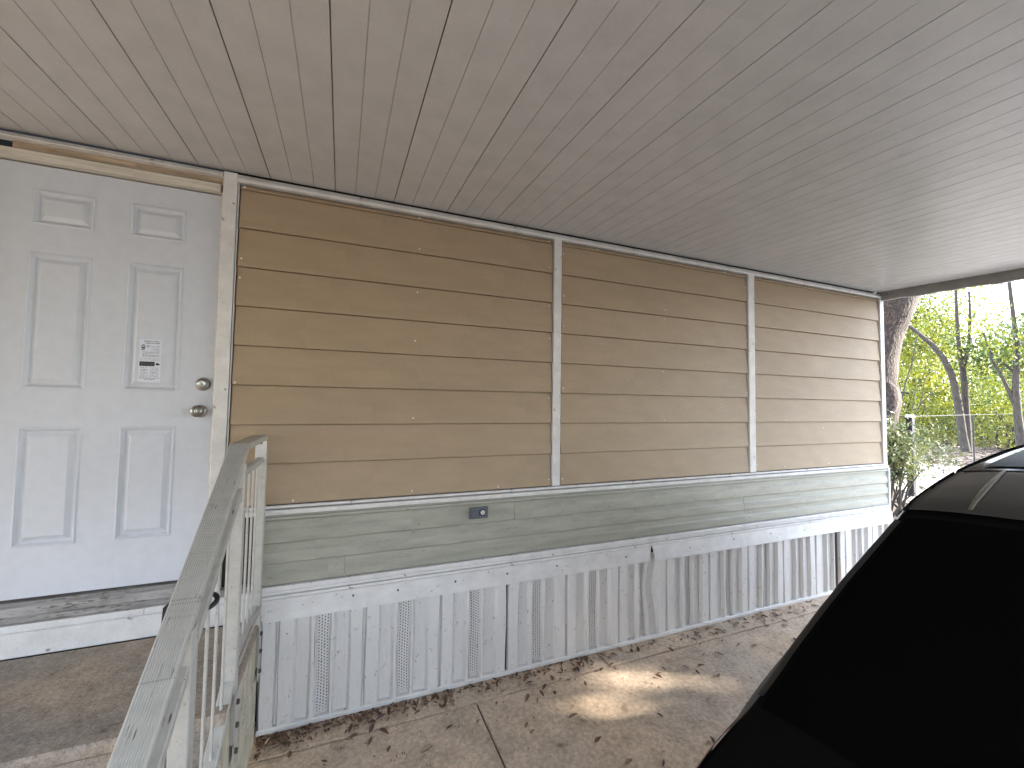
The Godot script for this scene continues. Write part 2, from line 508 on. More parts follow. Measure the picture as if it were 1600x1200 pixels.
func build_home() -> void:
	var home := thing("mobile_home", "tan and sage sided mobile home with white door and ribbed white skirting", "building")
	# shell
	var sh := mb()
	box(sh, Vector3(-0.60, 0.05, -4.2), Vector3(5.26, 3.25, -0.03))
	box(sh, Vector3(-7.2, 0.05, -4.2), Vector3(-0.601, 3.25, -0.085))
	part("wall", sh, M.dark, home)
	var rf := mb()
	extrude(rf, [Vector2(-4.6, 3.26), Vector2(-0.15, 3.26), Vector2(-0.15, 3.34), Vector2(-2.4, 3.9), Vector2(-4.6, 3.34)], Vector3(-7.4, 0, 0), Vector3.BACK, Vector3.UP, Vector3(13.0, 0, 0))
	part("roof", rf, M.fascia, home)
	var ew := mb()
	box(ew, Vector3(5.262, 0.60, -4.2), Vector3(5.34, 3.25, -0.035))
	box(ew, Vector3(5.262, 0.02, -4.2), Vector3(5.36, 0.598, -0.035))
	part("end_wall", ew, M.green, home)
	# tan lap boards, three bays in view and one beyond the door
	var bays := [[-0.537, 1.371], [1.448, 3.309], [3.402, 5.268], [-7.2, -1.66]]
	for bi in bays.size():
		for k in 9:
			var y1 := 2.944 if k == 0 else 2.918 - 0.2135 * (k - 1)
			var y0 := 2.918 - 0.2135 * k
			if k == 8:
				y0 = 1.208
			uo = Vector2(rng.randf() * 3.0, rng.randf() * 3.0)
			var st := mb()
			extrude(st, board_profile(y0 + (0.0042 if k < 8 else 0.0), y1, 0.017, 0.002), Vector3(bays[bi][0], 0, 0), Vector3.BACK, Vector3.UP, Vector3(bays[bi][1] - bays[bi][0], 0, 0))
			part("siding_board", st, M.tan if (k + bi) % 3 else M.tan2, home)
	uo = Vector2.ZERO
	for b in bays:
		var sheet := mb()
		box(sheet, Vector3(b[0] + 0.004, 1.212, -0.016), Vector3(b[1] - 0.004, 2.94, -0.0125))
		part("backing_sheet", sheet, M.tan2, home)
	# screws
	var s := mb()
	lathe(s, [Vector2(0.0, 0.004), Vector2(0.003, 0.0036), Vector2(0.0055, 0.001), Vector2(0.0055, -0.004)], Vector3.ZERO, Vector3.BACK, 10)
	var sm := s.commit()
	for q in [[0.424, 2.932], [0.429, 2.736], [0.424, 2.462], [0.416, 2.154], [0.416, 1.676], [-0.521, 2.932], [-0.521, 2.537], [-0.526, 2.434], [-0.525, 1.865], [-0.227, 1.222], [0.419, 1.232], [0.981, 1.224], [1.341, 2.93], [1.343, 2.743], [1.352, 2.471], [1.355, 2.238], [1.355, 1.816], [1.357, 1.25], [1.460, 2.861], [1.461, 2.552], [1.462, 2.333], [1.463, 1.887], [1.463, 1.25], [1.745, 2.935], [3.041, 2.933], [2.385, 2.54], [2.385, 2.465], [2.377, 2.044], [2.376, 1.663], [1.80, 2.23], [3.298, 2.832], [3.298, 2.595], [3.299, 2.356], [3.298, 1.896], [3.417, 2.363], [3.421, 2.128], [3.422, 1.688], [4.324, 2.54], [4.321, 2.452], [4.338, 2.032], [4.335, 1.584], [3.789, 1.660], [3.416, 1.265], [3.771, 1.232], [4.40, 1.238], [5.255, 2.6], [5.255, 2.2], [5.255, 1.7]]:
		var f := fposmod(2.918 - q[1], 0.2135) / 0.2135
		same("screw", sm, M.screw, home, Transform3D(Basis(), Vector3(q[0], q[1], 0.003 + 0.014 * f)))
	# white vertical trim
	for v in [["door_post", -0.617, -0.553, 0.022, 0.61, 2.995], ["post", 1.379, 1.441, 0.022, 1.205, 2.96], ["post", 3.316, 3.396, 0.022, 1.205, 2.96], ["corner_post", 5.275, 5.343, 0.026, 1.20, 2.96], ["door_post", -1.645, -1.56, 0.022, 0.61, 2.995]]:
		var st := mb()
		bar(st, Vector3(v[1], v[4], -0.028 if v[1] > -1.0 else -0.084), Vector3(v[2], v[5], v[3]), 1, 0.004)
		part(v[0], st, M.white, home)
	var bead := mb()
	bar(bead, Vector3(-0.5495, 1.20, -0.028), Vector3(-0.5445, 2.95, 0.012), 1, 0.001)
	part("trim_bead", bead, M.white, home)
	# ceiling angle: top leaf and lip
	var ct := mb()
	extrude(ct, [Vector2(-0.02, 2.952), Vector2(0.028, 2.952), Vector2(0.032, 2.956), Vector2(0.032, 2.968), Vector2(0.012, 2.995), Vector2(-0.02, 3.0)], Vector3(-0.5525, 0, 0), Vector3.BACK, Vector3.UP, Vector3(5.915, 0, 0))
	part("ceiling_trim", ct, M.white, home)
	var ct2 := mb()
	extrude(ct2, [Vector2(-0.02, 2.968), Vector2(0.03, 2.968), Vector2(0.032, 2.971), Vector2(0.012, 2.995), Vector2(-0.02, 3.0)], Vector3(-7.2, 0, 0), Vector3.BACK, Vector3.UP, Vector3(6.58, 0, 0))
	part("ceiling_trim", ct2, M.white, home)
	# sill trim below the tan boards
	for v in [[1.152, 1.177, 0.030], [1.183, 1.199, 0.018]]:
		var st := mb()
		bar(st, Vector3(-0.552, v[0], -0.028), Vector3(5.36, v[1], v[2]), 0, 0.003)
		part("sill_trim", st, M.white, home)
	# sage vinyl siding courses with butt joints; profile with a shadow dip
	var courses := [[1.114, 1.150, []], [0.992, 1.114, [1.103, 4.872]], [0.881, 0.992, [3.252]], [0.770, 0.881, [3.257, 0.05]]]
	for ci in courses.size():
		var cuts: Array = [-0.40]
		for q in courses[ci][2]:
			cuts.append(q)
		cuts.append(5.368)
		cuts.sort()
		for i in cuts.size() - 1:
			var st := mb()
			var y0: float = courses[ci][0]
			var y1: float = courses[ci][1]
			uo = Vector2(rng.randf() * 3.0, rng.randf())
			var h := y1 - y0
			var x0: float = cuts[i] + (0.0015 if i > 0 else 0.0)
			var x1: float = cuts[i + 1]
			var zz := 0.0015 if i % 2 else 0.0
			var pr := [Vector2(-0.01, y0 + 0.0045), Vector2(0.012 + zz, y0 + 0.0045), Vector2(0.0135 + zz, y0 + 0.009), Vector2(0.0105 + zz, y0 + h * 0.55), Vector2(0.0030 + zz, y0 + h * 0.66), Vector2(0.0015 + zz, y1), Vector2(-0.01, y1)]
			for j in pr.size() - 1:
				var a: Vector2 = pr[j]
				var b: Vector2 = pr[j + 1]
				quad(st, Vector3(x0, a.y, a.x), Vector3(x0, b.y, b.x), Vector3(x1, b.y, b.x), Vector3(x1, a.y, a.x), Vector3(0, -0.9 if j == 0 else 0.1, 1.0 if j else 0.3))
			for xx in [x0, x1]:
				for j in pr.size() - 2:
					tri(st, Vector3(xx, pr[0].y, pr[0].x), Vector3(xx, pr[j + 1].y, pr[j + 1].x), Vector3(xx, pr[j + 2].y, pr[j + 2].x), Vector3(-1 if xx == x0 else 1, 0, 0))
			part("siding_course", st, M.green, home)
	uo = Vector2.ZERO
	var cs := mb()
	bar(cs, Vector3(5.370, 0.585, -0.03), Vector3(5.398, 1.150, 0.020), 1, 0.003)
	part("corner_post", cs, M.white, home)
	# ledger strips and flared white band over the skirting
	for v in [[0.744, 0.769, 0.030], [0.722, 0.741, 0.022], [0.700, 0.718, 0.026]]:
		var cuts := [-0.36, 0.83 if v[0] > 0.73 else 2.25, 5.369]
		for i in 2:
			var st := mb()
			bar(st, Vector3(cuts[i] + 0.001 * i, v[0], -0.03), Vector3(cuts[i + 1], v[1], v[2]), 0, 0.003)
			part("ledger_strip", st, M.white, home)
	for v in [[-0.36, 2.238, 0.030], [2.252, 5.395, 0.040]]:
		var st := mb()
		uo = Vector2(v[0] * 3.0, 0.3)
		var d: float = v[2]
		var slant := 0.022
		var A := [Vector3(v[0] + (slant if v[0] > 0 else 0.0) * -0.3, 0.699, 0.026), Vector3(v[1], 0.699, 0.026), Vector3(v[1] - (slant if v[0] < 0 else 0.0), 0.585, d), Vector3(v[0] + (slant * 0.9 if v[0] > 0 else 0.0), 0.585, d)]
		quad(st, A[0], A[1], A[2], A[3], Vector3.BACK)
		var T := Vector3(0, 0, -0.004)
		quad(st, A[0] + T, A[1] + T, A[2] + T, A[3] + T, Vector3.FORWARD)
		for i in 4:
			quad(st, A[i], A[(i + 1) % 4], A[(i + 1) % 4] + T, A[i] + T, A[i] - (A[0] + A[2]) / 2)
		part("skirt_band", st, M.band, home)
	uo = Vector2.ZERO
	build_skirt(home)
	build_door(home)
	# outdoor socket on the sage siding
	var bx := mb()
	bar(bx, Vector3(0.785, 1.033, 0.014), Vector3(0.905, 1.103, 0.038), 0, 0.004)
	var socket := part("socket_box", bx, M.box_grey, home)
	var lid := mb()
	bar(lid, Vector3(0.797, 1.040, 0.038), Vector3(0.832, 1.094, 0.045), 1, 0.003)
	part("lid", lid, M.box_grey, socket)
	var rim := mb()
	lathe(rim, [Vector2(0.013, 0.0), Vector2(0.021, 0.0), Vector2(0.021, 0.006), Vector2(0.018, 0.008), Vector2(0.0165, 0.002), Vector2(0.0, 0.002)], Vector3(0.868, 1.071, 0.038), Vector3.BACK, 18)
	part("ring", rim, M.black, socket)
	var face := mb()
	lathe(face, [Vector2(0.0145, 0.001), Vector2(0.0145, 0.007), Vector2(0.011, 0.009), Vector2(0.0, 0.009)], Vector3(0.868, 1.071, 0.0385), Vector3.BACK, 16)
	part("receptacle", face, M.white, socket)
	for q in [[0.862, 1.077], [0.874, 1.075], [0.870, 1.064]]:
		var sl := mb()
		box(sl, Vector3(q[0] - 0.0015, q[1] - 0.004, 0.0474), Vector3(q[0] + 0.0015, q[1] + 0.004, 0.0481))
		part("slot", sl, M.black, socket)

func build_skirt(home: Node3D) -> void:
	# ribbed vinyl panels; [offset, depth] across one 0.4445 m period
	var prof := [[0.0, 0.0], [0.015, -0.027], [0.074, -0.027], [0.084, 0.0], [0.092, 0.0], [0.108, -0.027], [0.174, -0.027], [0.188, 0.0], [0.250, 0.0], [0.258, -0.027], [0.264, -0.027], [0.272, 0.0], [0.338, 0.0], [0.354, -0.027], [0.414, -0.027], [0.428, 0.0], [0.4445, 0.0]]
	var y0 := 0.018
	var y1 := 0.640
	var ys := [y0, 0.16, 0.30, 0.385, 0.47, 0.56, y1]
	var start := -0.982
	for k in 15:
		var xs := start + 0.4445 * k
		if xs > 5.36:
			break
		var dent := k == 7
		var st := mb()
		uo = Vector2(k * 0.731, k * 0.37)
		var fine := mb()
		var wob := func(i: int, y: float) -> Vector3:
			var x: float = xs + prof[i][0]
			var z: float = prof[i][1] + 0.022
			if dent and i >= 1 and i <= 6:
				var e := maxf(0.0, 1.0 - absf(y - 0.385) / 0.26)
				x += -0.034 * e
				z += -0.012 * e
			x += 0.0022 * sin(y * 11.0 + k * 2.1 + i)
			z += 0.0012 * sin(y * 8.0 + k * 1.3 + i * 0.7)
			return Vector3(x, y, z)
		for i in prof.size() - 1:
			if xs + prof[i + 1][0] < -0.36 or xs + prof[i + 1][0] > 5.372:
				continue
			for j in ys.size() - 1:
				if i == 1:
					# perforated strip: staggered slots cut through it
					continue
				quad(st, wob.call(i, ys[j]), wob.call(i + 1, ys[j]), wob.call(i + 1, ys[j + 1]), wob.call(i, ys[j + 1]), Vector3(0, 0, 1))
		var p := part("skirt_panel", st, M.skirt, home)
		if xs + 0.078 < -0.3 or xs > 5.3:
			continue
		var rows := 36
		var cols := 4
		for r in rows:
			for c in cols:
				var v0 := y0 + (y1 - y0) * (r + (0.5 if c % 2 else 0.0)) / (rows + 0.5)
				var v1 := v0 + (y1 - y0) / (rows + 0.5)
				var g := func(u: float, y: float) -> Vector3:
					return wob.call(1, y).lerp(wob.call(2, y), u)
				var u0 := float(c) / cols
				var u1 := float(c + 1) / cols
				var ua := lerpf(u0, u1, 0.32)
				var ub := lerpf(u0, u1, 0.68)
				var va := lerpf(v0, v1, 0.26)
				var vb := lerpf(v0, v1, 0.74)
				quad(fine, g.call(u0, v0), g.call(ua, v0), g.call(ua, v1), g.call(u0, v1), Vector3.BACK)
				quad(fine, g.call(ub, v0), g.call(u1, v0), g.call(u1, v1), g.call(ub, v1), Vector3.BACK)
				quad(fine, g.call(ua, v0), g.call(ub, v0), g.call(ub, va), g.call(ua, va), Vector3.BACK)
				quad(fine, g.call(ua, vb), g.call(ub, vb), g.call(ub, v1), g.call(ua, v1), Vector3.BACK)
		part("vent_strip", fine, M.skirt, p)
	uo = Vector2.ZERO
	# overlap seams between skirting sheets
	for x in [1.052, 2.425, 4.50]:
		var st := mb()
		box(st, Vector3(x, 0.03, -0.012), Vector3(x + 0.006, 0.60, 0.0125))
		part("panel_seam", st, M.dark_screw, home)
	for v in [[-0.36, 2.285], [2.288, 5.385]]:
		var st := mb()
		bar(st, Vector3(v[0], 0.0, -0.02), Vector3(v[1], 0.030, 0.026), 0, 0.004)
		part("base_track", st, M.white, home)
	for x in [0.10, 0.35, 0.70, 1.05, 1.42, 2.0, 2.62, 3.1, 3.55, 4.0]:
		var st := mb()
		lathe(st, [Vector2(0, 0.004), Vector2(0.005, 0.003), Vector2(0.006, 0.0), Vector2(0.006, -0.003)], Vector3(x, 0.655 + 0.01 * sin(x * 9.0), 0.031), Vector3.BACK, 8)
		part("screw", st, M.dark_screw, home)

func build_door(home: Node3D) -> void:
	var zf := -0.030
	var xs := [-1.537, -1.382, -1.153, -1.012, -0.784, -0.632]
	var yy := [0.848, 1.077, 1.632, 1.812, 2.460, 2.595, 2.764, 2.878]
	var st := mb()
	for i in 5:
		for j in 7:
			if i % 2 == 1 and j % 2 == 1:
				continue
			quad(st, Vector3(xs[i], yy[j], zf), Vector3(xs[i + 1], yy[j], zf), Vector3(xs[i + 1], yy[j + 1], zf), Vector3(xs[i], yy[j + 1], zf), Vector3.BACK)
	var lo := Vector3(xs[0], yy[0], zf - 0.044)
	quad(st, Vector3(xs[5], yy[0], zf), Vector3(xs[5], yy[7], zf), Vector3(xs[5], yy[7], lo.z), Vector3(xs[5], yy[0], lo.z), Vector3.RIGHT)
	quad(st, Vector3(xs[0], yy[0], zf), Vector3(xs[0], yy[7], zf), Vector3(xs[0], yy[7], lo.z), Vector3(xs[0], yy[0], lo.z), Vector3.LEFT)
	quad(st, Vector3(xs[0], yy[0], zf), Vector3(xs[5], yy[0], zf), Vector3(xs[5], yy[0], lo.z), Vector3(xs[0], yy[0], lo.z), Vector3.DOWN)
	quad(st, Vector3(xs[0], yy[7], zf), Vector3(xs[5], yy[7], zf), Vector3(xs[5], yy[7], lo.z), Vector3(xs[0], yy[7], lo.z), Vector3.UP)
	var door := part("door", st, M.door, home)
	# pressed mouldings: inset, height
	var rings := [[0.0, 0.0], [0.004, 0.004], [0.009, 0.0045], [0.013, -0.002], [0.020, -0.011], [0.026, -0.011], [0.046, 0.000], [0.049, 0.0]]
	for i in [1, 3]:
		for j in [1, 3, 5]:
			var p := mb()
			for k in rings.size() - 1:
				var a: float = rings[k][0]
				var b: float = rings[k + 1][0]
				var za: float = zf + rings[k][1]
				var zb: float = zf + rings[k + 1][1]
				var A := [Vector3(xs[i] + a, yy[j] + a, za), Vector3(xs[i + 1] - a, yy[j] + a, za), Vector3(xs[i + 1] - a, yy[j + 1] - a, za), Vector3(xs[i] + a, yy[j + 1] - a, za)]
				var B := [Vector3(xs[i] + b, yy[j] + b, zb), Vector3(xs[i + 1] - b, yy[j] + b, zb), Vector3(xs[i + 1] - b, yy[j + 1] - b, zb), Vector3(xs[i] + b, yy[j + 1] - b, zb)]
				for m in 4:
					quad(p, A[m], A[(m + 1) % 4], B[(m + 1) % 4], B[m], Vector3.BACK)
				if k == rings.size() - 2:
					quad(p, B[0], B[1], B[2], B[3], Vector3.BACK)
			part("panel", p, M.door, door)
	# deadbolt and knob
	var db := mb()
	lathe(db, [Vector2(0.034, 0.0), Vector2(0.034, 0.006), Vector2(0.029, 0.017), Vector2(0.019, 0.021), Vector2(0.0, 0.021)], Vector3(-0.676, 1.853, zf), Vector3.BACK, 28)
	var bolt := part("deadbolt", db, M.nickel, door)
	var cy := mb()
	lathe(cy, [Vector2(0.018, 0.0), Vector2(0.017, 0.006), Vector2(0.009, 0.007), Vector2(0.0085, 0.004), Vector2(0.0, 0.004)], Vector3(-0.676, 1.853, zf + 0.021), Vector3.BACK, 20)
	part("cylinder", cy, M.nickel_bright, bolt)
	var kn := mb()
	lathe(kn, [Vector2(0.033, 0.0), Vector2(0.032, 0.006), Vector2(0.014, 0.012), Vector2(0.013, 0.026), Vector2(0.022, 0.034), Vector2(0.029, 0.046), Vector2(0.030, 0.055), Vector2(0.026, 0.064), Vector2(0.016, 0.069), Vector2(0.0, 0.070)], Vector3(-0.684, 1.711, zf), Vector3.BACK, 28)
	var knob := part("door_knob", kn, M.nickel, door)
	var kh := mb()
	lathe(kh, [Vector2(0.0095, 0.0), Vector2(0.009, 0.003), Vector2(0.0045, 0.0035), Vector2(0.004, 0.001), Vector2(0.0, 0.001)], Vector3(-0.684, 1.711, zf + 0.0695), Vector3.BACK, 14)
	part("keyhole", kh, M.nickel_bright, knob)
	for q in [[-0.676, 1.853, zf + 0.0255], [-0.684, 1.711, zf + 0.0712]]:
		var k2 := mb()
		box(k2, Vector3(q[0] - 0.0012, q[1] - 0.0045, q[2] - 0.002), Vector3(q[0] + 0.0012, q[1] + 0.0035, q[2]))
		part("key_slot", k2, M.black, door)
	# paper rating label
	var sr := RandomNumberGenerator.new()
	sr.seed = 77
	var im := Image.create(120, 208, false, Image.FORMAT_RGB8)
	im.fill(Color(0.84, 0.86, 0.90))
	var ink := Color(0.10, 0.10, 0.10)
	var words := func(y: int, x0: int, x1: int, h: int, dark: float) -> void:
		var x := x0
		while x < x1:
			var w := sr.randi_range(3, 11)
			var cx := x
			while cx < mini(x + w, x1):
				im.fill_rect(Rect2i(cx, y + sr.randi_range(0, 1), sr.randi_range(1, 2), h), Color(0.84, 0.86, 0.90).lerp(ink, dark))
				cx += sr.randi_range(2, 3)
			x += w + 3
	words.call(6, 22, 112, 5, 0.9)
	words.call(15, 30, 108, 5, 0.9)
	im.fill_rect(Rect2i(10, 26, 20, 20), ink)
	im.fill_rect(Rect2i(14, 31, 12, 9), Color(0.84, 0.86, 0.90))
	im.fill_rect(Rect2i(10, 26, 4, 4), Color(0.84, 0.86, 0.90))
	im.fill_rect(Rect2i(26, 26, 4, 4), Color(0.84, 0.86, 0.90))
	im.fill_rect(Rect2i(17, 36, 6, 10), ink)
	im.fill_rect(Rect2i(10, 50, 18, 3), ink)
	words.call(27, 38, 56, 4, 0.9)
	words.call(34, 38, 56, 4, 0.8)
	for y in [30, 38, 45, 52]:
		words.call(y, 62 + (y % 5), 112, 3, 0.55)
	for y in [60, 66, 74, 80]:
		words.call(y, 18, 110, 3, 0.8 if y != 66 else 0.4)
	for y in [90, 95, 100]:
		words.call(y, 6, 114, 2, 0.45)
	im.fill_rect(Rect2i(4, 108, 82, 22), ink)
	for y in [113, 119, 124]:
		words.call(y, 12, 80, 2, 0.35)
	for x in 22:
		im.fill_rect(Rect2i(92 + x, 113 + absi(x - 8) / 2, 1, 12 - absi(x - 8) * 2 / 3), ink)
	for y in [136, 144, 150, 158, 164, 172, 178]:
		words.call(y, 10, 50, 3, 0.6)
		words.call(y, 62, 108, 3, 0.6)
	words.call(186, 6, 112, 3, 0.85)
	words.call(192, 34, 90, 3, 0.85)
	var lm := StandardMaterial3D.new()
	lm.albedo_texture = ImageTexture.create_from_image(im)
	lm.roughness = 0.5
	var sk := mb()
	var lx := -0.950
	var ly := 1.856
	var lz := zf + 0.0012
	var lw := 0.090
	var lh := 0.218
	var cor := [Vector3(lx, ly + lh, lz), Vector3(lx + lw, ly + lh, lz), Vector3(lx + lw, ly, lz), Vector3(lx, ly, lz)]
	var cuv := [Vector2(0, 0), Vector2(1, 0), Vector2(1, 1), Vector2(0, 1)]
	for j in [0, 1, 2, 0, 2, 3]:
		vert(sk, cor[j], Vector3.BACK, cuv[j])
	var lab := part("paper_label", sk, lm, door)
	lab.set_meta("label", "white paper label with small black print")
	# jamb, header, threshold, trim below
	var jb := mb()
	bar(jb, Vector3(-0.629, 0.79, -0.084), Vector3(-0.6175, 2.892, -0.012), 1, 0.002)
	part("door_jamb", jb, M.pale_wood, home)
	var jl := mb()
	bar(jl, Vector3(-1.559, 0.79, -0.084), Vector3(-1.540, 2.892, -0.012), 1, 0.002)
	part("door_jamb", jl, M.pale_wood, home)
	var hd := mb()
	bar(hd, Vector3(-1.539, 2.886, -0.084), Vector3(-0.630, 2.926, 0.012), 0, 0.002)
	part("door_header", hd, M.pale_wood, home)
	var rw := mb()
	bar(rw, Vector3(-1.452, 2.926, -0.07), Vector3(-0.618, 2.967, -0.008), 0, 0.002)
	part("header_shim", rw, M.raw_wood, home)
	var th := mb()
	extrude(th, [Vector2(-0.08, 0.785), Vector2(0.030, 0.785), Vector2(0.034, 0.793), Vector2(0.012, 0.822), Vector2(-0.02, 0.834), Vector2(-0.08, 0.836)], Vector3(-1.56, 0, 0), Vector3.BACK, Vector3.UP, Vector3(0.943, 0, 0))
	part("threshold", th, M.threshold, home)
	for v in [[0.752, 0.782, 0.014, M.threshold, -0.36, -7.2], [0.716, 0.749, 0.024, M.white, -0.86, -7.2], [0.716, 0.749, 0.022, M.white, -0.36, -0.858], [0.602, 0.713, 0.016, M.white, -0.36, -7.2]]:
		var b := mb()
		bar(b, Vector3(v[5], v[0], -0.085), Vector3(v[4], v[1], v[2]), 0, 0.004)
		part("sill_board", b, v[3], home)

# ------------------------------------------------------------------ carport roof
func build_carport() -> void:
	var port := thing("carport", "aluminium carport roof of grooved cream panels above the tan wall", "carport")
	var slope := -0.0384
	var y0 := 3.012
	var L := 4.4
	var W := Vector3(0, slope * L, L)
	var tones := [M.ceiling]
	for f in [0.992, 1.006, 0.997]:
		var tm: StandardMaterial3D = M.ceiling.duplicate()
		tm.albedo_color = Color(M.ceiling.albedo_color.r * f, M.ceiling.albedo_color.g * f, M.ceiling.albedo_color.b * f)
		tones.append(tm)
	for k in 38:
		var x := -0.0665 + 0.3335 * (k - 21)
		if x > 5.2:
			break
		var st := mb()
		uo = Vector2(rng.randf() * 4.0, rng.randf() * 4.0)
		var pr := [[0.0022, 0.012], [0.0022, 0.0], [0.1090, 0.0], [0.1100, 0.0035], [0.1112, 0.0035], [0.1122, 0.0], [0.2200, 0.0], [0.2210, 0.0032], [0.2222, 0.0032], [0.2232, 0.0], [0.3313, 0.0], [0.3313, 0.012]]
		for i in pr.size() - 1:
			var a := Vector3(x + pr[i][0], y0 + pr[i][1], 0)
			var b := Vector3(x + pr[i + 1][0], y0 + pr[i + 1][1], 0)
			var out := Vector3(0, -1, 0)
			if i == 0:
				out = Vector3.LEFT
			elif i == pr.size() - 2:
				out = Vector3.RIGHT
			quad(st, a, b, b + W, a + W, out)
		part("roof_panel", st, tones[(k * 7) % 4], port)
	uo = Vector2.ZERO
	var sk := mb()
	extrude(sk, [Vector2(0, 0.021), Vector2(12.40, 0.021), Vector2(12.40, 0.09), Vector2(0, 0.09)], Vector3(-7.09, y0, -0.05), Vector3.RIGHT, Vector3.UP, Vector3(0, slope * (L + 0.05), L + 0.05))
	part("roof_skin", sk, M.fascia, port)
	# end fascia above the view to the trees, with slightly ragged lower lip
	var fa := mb()
	var n := 44
	for i in n:
		var z0 := -0.02 + (L + 0.02) * i / n
		var z1 := -0.02 + (L + 0.02) * (i + 1) / n
		var d0 := 0.085 + 0.004 * sin(i * 2.3) + 0.003 * sin(i * 5.1)
		var d1 := 0.085 + 0.004 * sin((i + 1) * 2.3) + 0.003 * sin((i + 1) * 5.1)
		for x in [5.305, 5.345]:
			quad(fa, Vector3(x, y0 + slope * z0 + 0.09, z0), Vector3(x, y0 + slope * z1 + 0.09, z1), Vector3(x, y0 + slope * z1 - d1, z1), Vector3(x, y0 + slope * z0 - d0, z0), Vector3(-1 if x < 5.32 else 1, 0, 0))
		quad(fa, Vector3(5.305, y0 + slope * z0 - d0, z0), Vector3(5.305, y0 + slope * z1 - d1, z1), Vector3(5.345, y0 + slope * z1 - d1, z1), Vector3(5.345, y0 + slope * z0 - d0, z0), Vector3.DOWN)
	part("end_fascia", fa, M.fascia, port)
	var of := mb()
	box(of, Vector3(-7.1, y0 + slope * L - 0.10, L), Vector3(5.345, y0 + slope * L + 0.085, L + 0.05))
	part("front_beam", of, M.fascia, port)
	for x in [-7.0, -2.9, 1.3, 5.22]:
		var cst := mb()
		bar(cst, Vector3(x, -0.01, L - 0.08), Vector3(x + 0.08, y0 + slope * L + 0.01, L - 0.002), 1, 0.006)
		part("column", cst, M.white, port)

# ------------------------------------------------------------------ steps and railing
func build_steps() -> void:
	var s := thing("porch_steps", "stained concrete porch steps with cream painted side below the white door", "steps")
	var xr := -0.362
	var xl := -2.15
	var zz := [0.03, 0.74, 1.03, 1.32]
	var h := [0.610, 0.407, 0.203]
	for k in 3:
		var st := mb()
		var z0: float = zz[k] if k == 0 else zz[k] - 0.02
		bar(st, Vector3(xl, h[k] - 0.05, z0 if k == 0 else zz[k]), Vector3(xr, h[k], zz[k + 1] + 0.018), 0, 0.012)
		part("landing_slab" if k == 0 else "tread", st, M.landing, s)
	for k in 3:
		var ri := mb()
		bar(ri, Vector3(xl + 0.02, (h[k + 1] if k < 2 else -0.02), zz[k + 1] - 0.001), Vector3(xr - 0.006, h[k] - 0.0505, zz[k + 1] + 0.006), 0, 0.001)
		part("riser", ri, M.landing, s)
		var st := mb()
		box(st, Vector3(xl + 0.02, -0.03, 0.031 if k == 0 else zz[k] + 0.0), Vector3(xr - 0.004, h[k] - 0.05, zz[k + 1] - 0.001))
		part("side_wall", st, M.stucco, s)

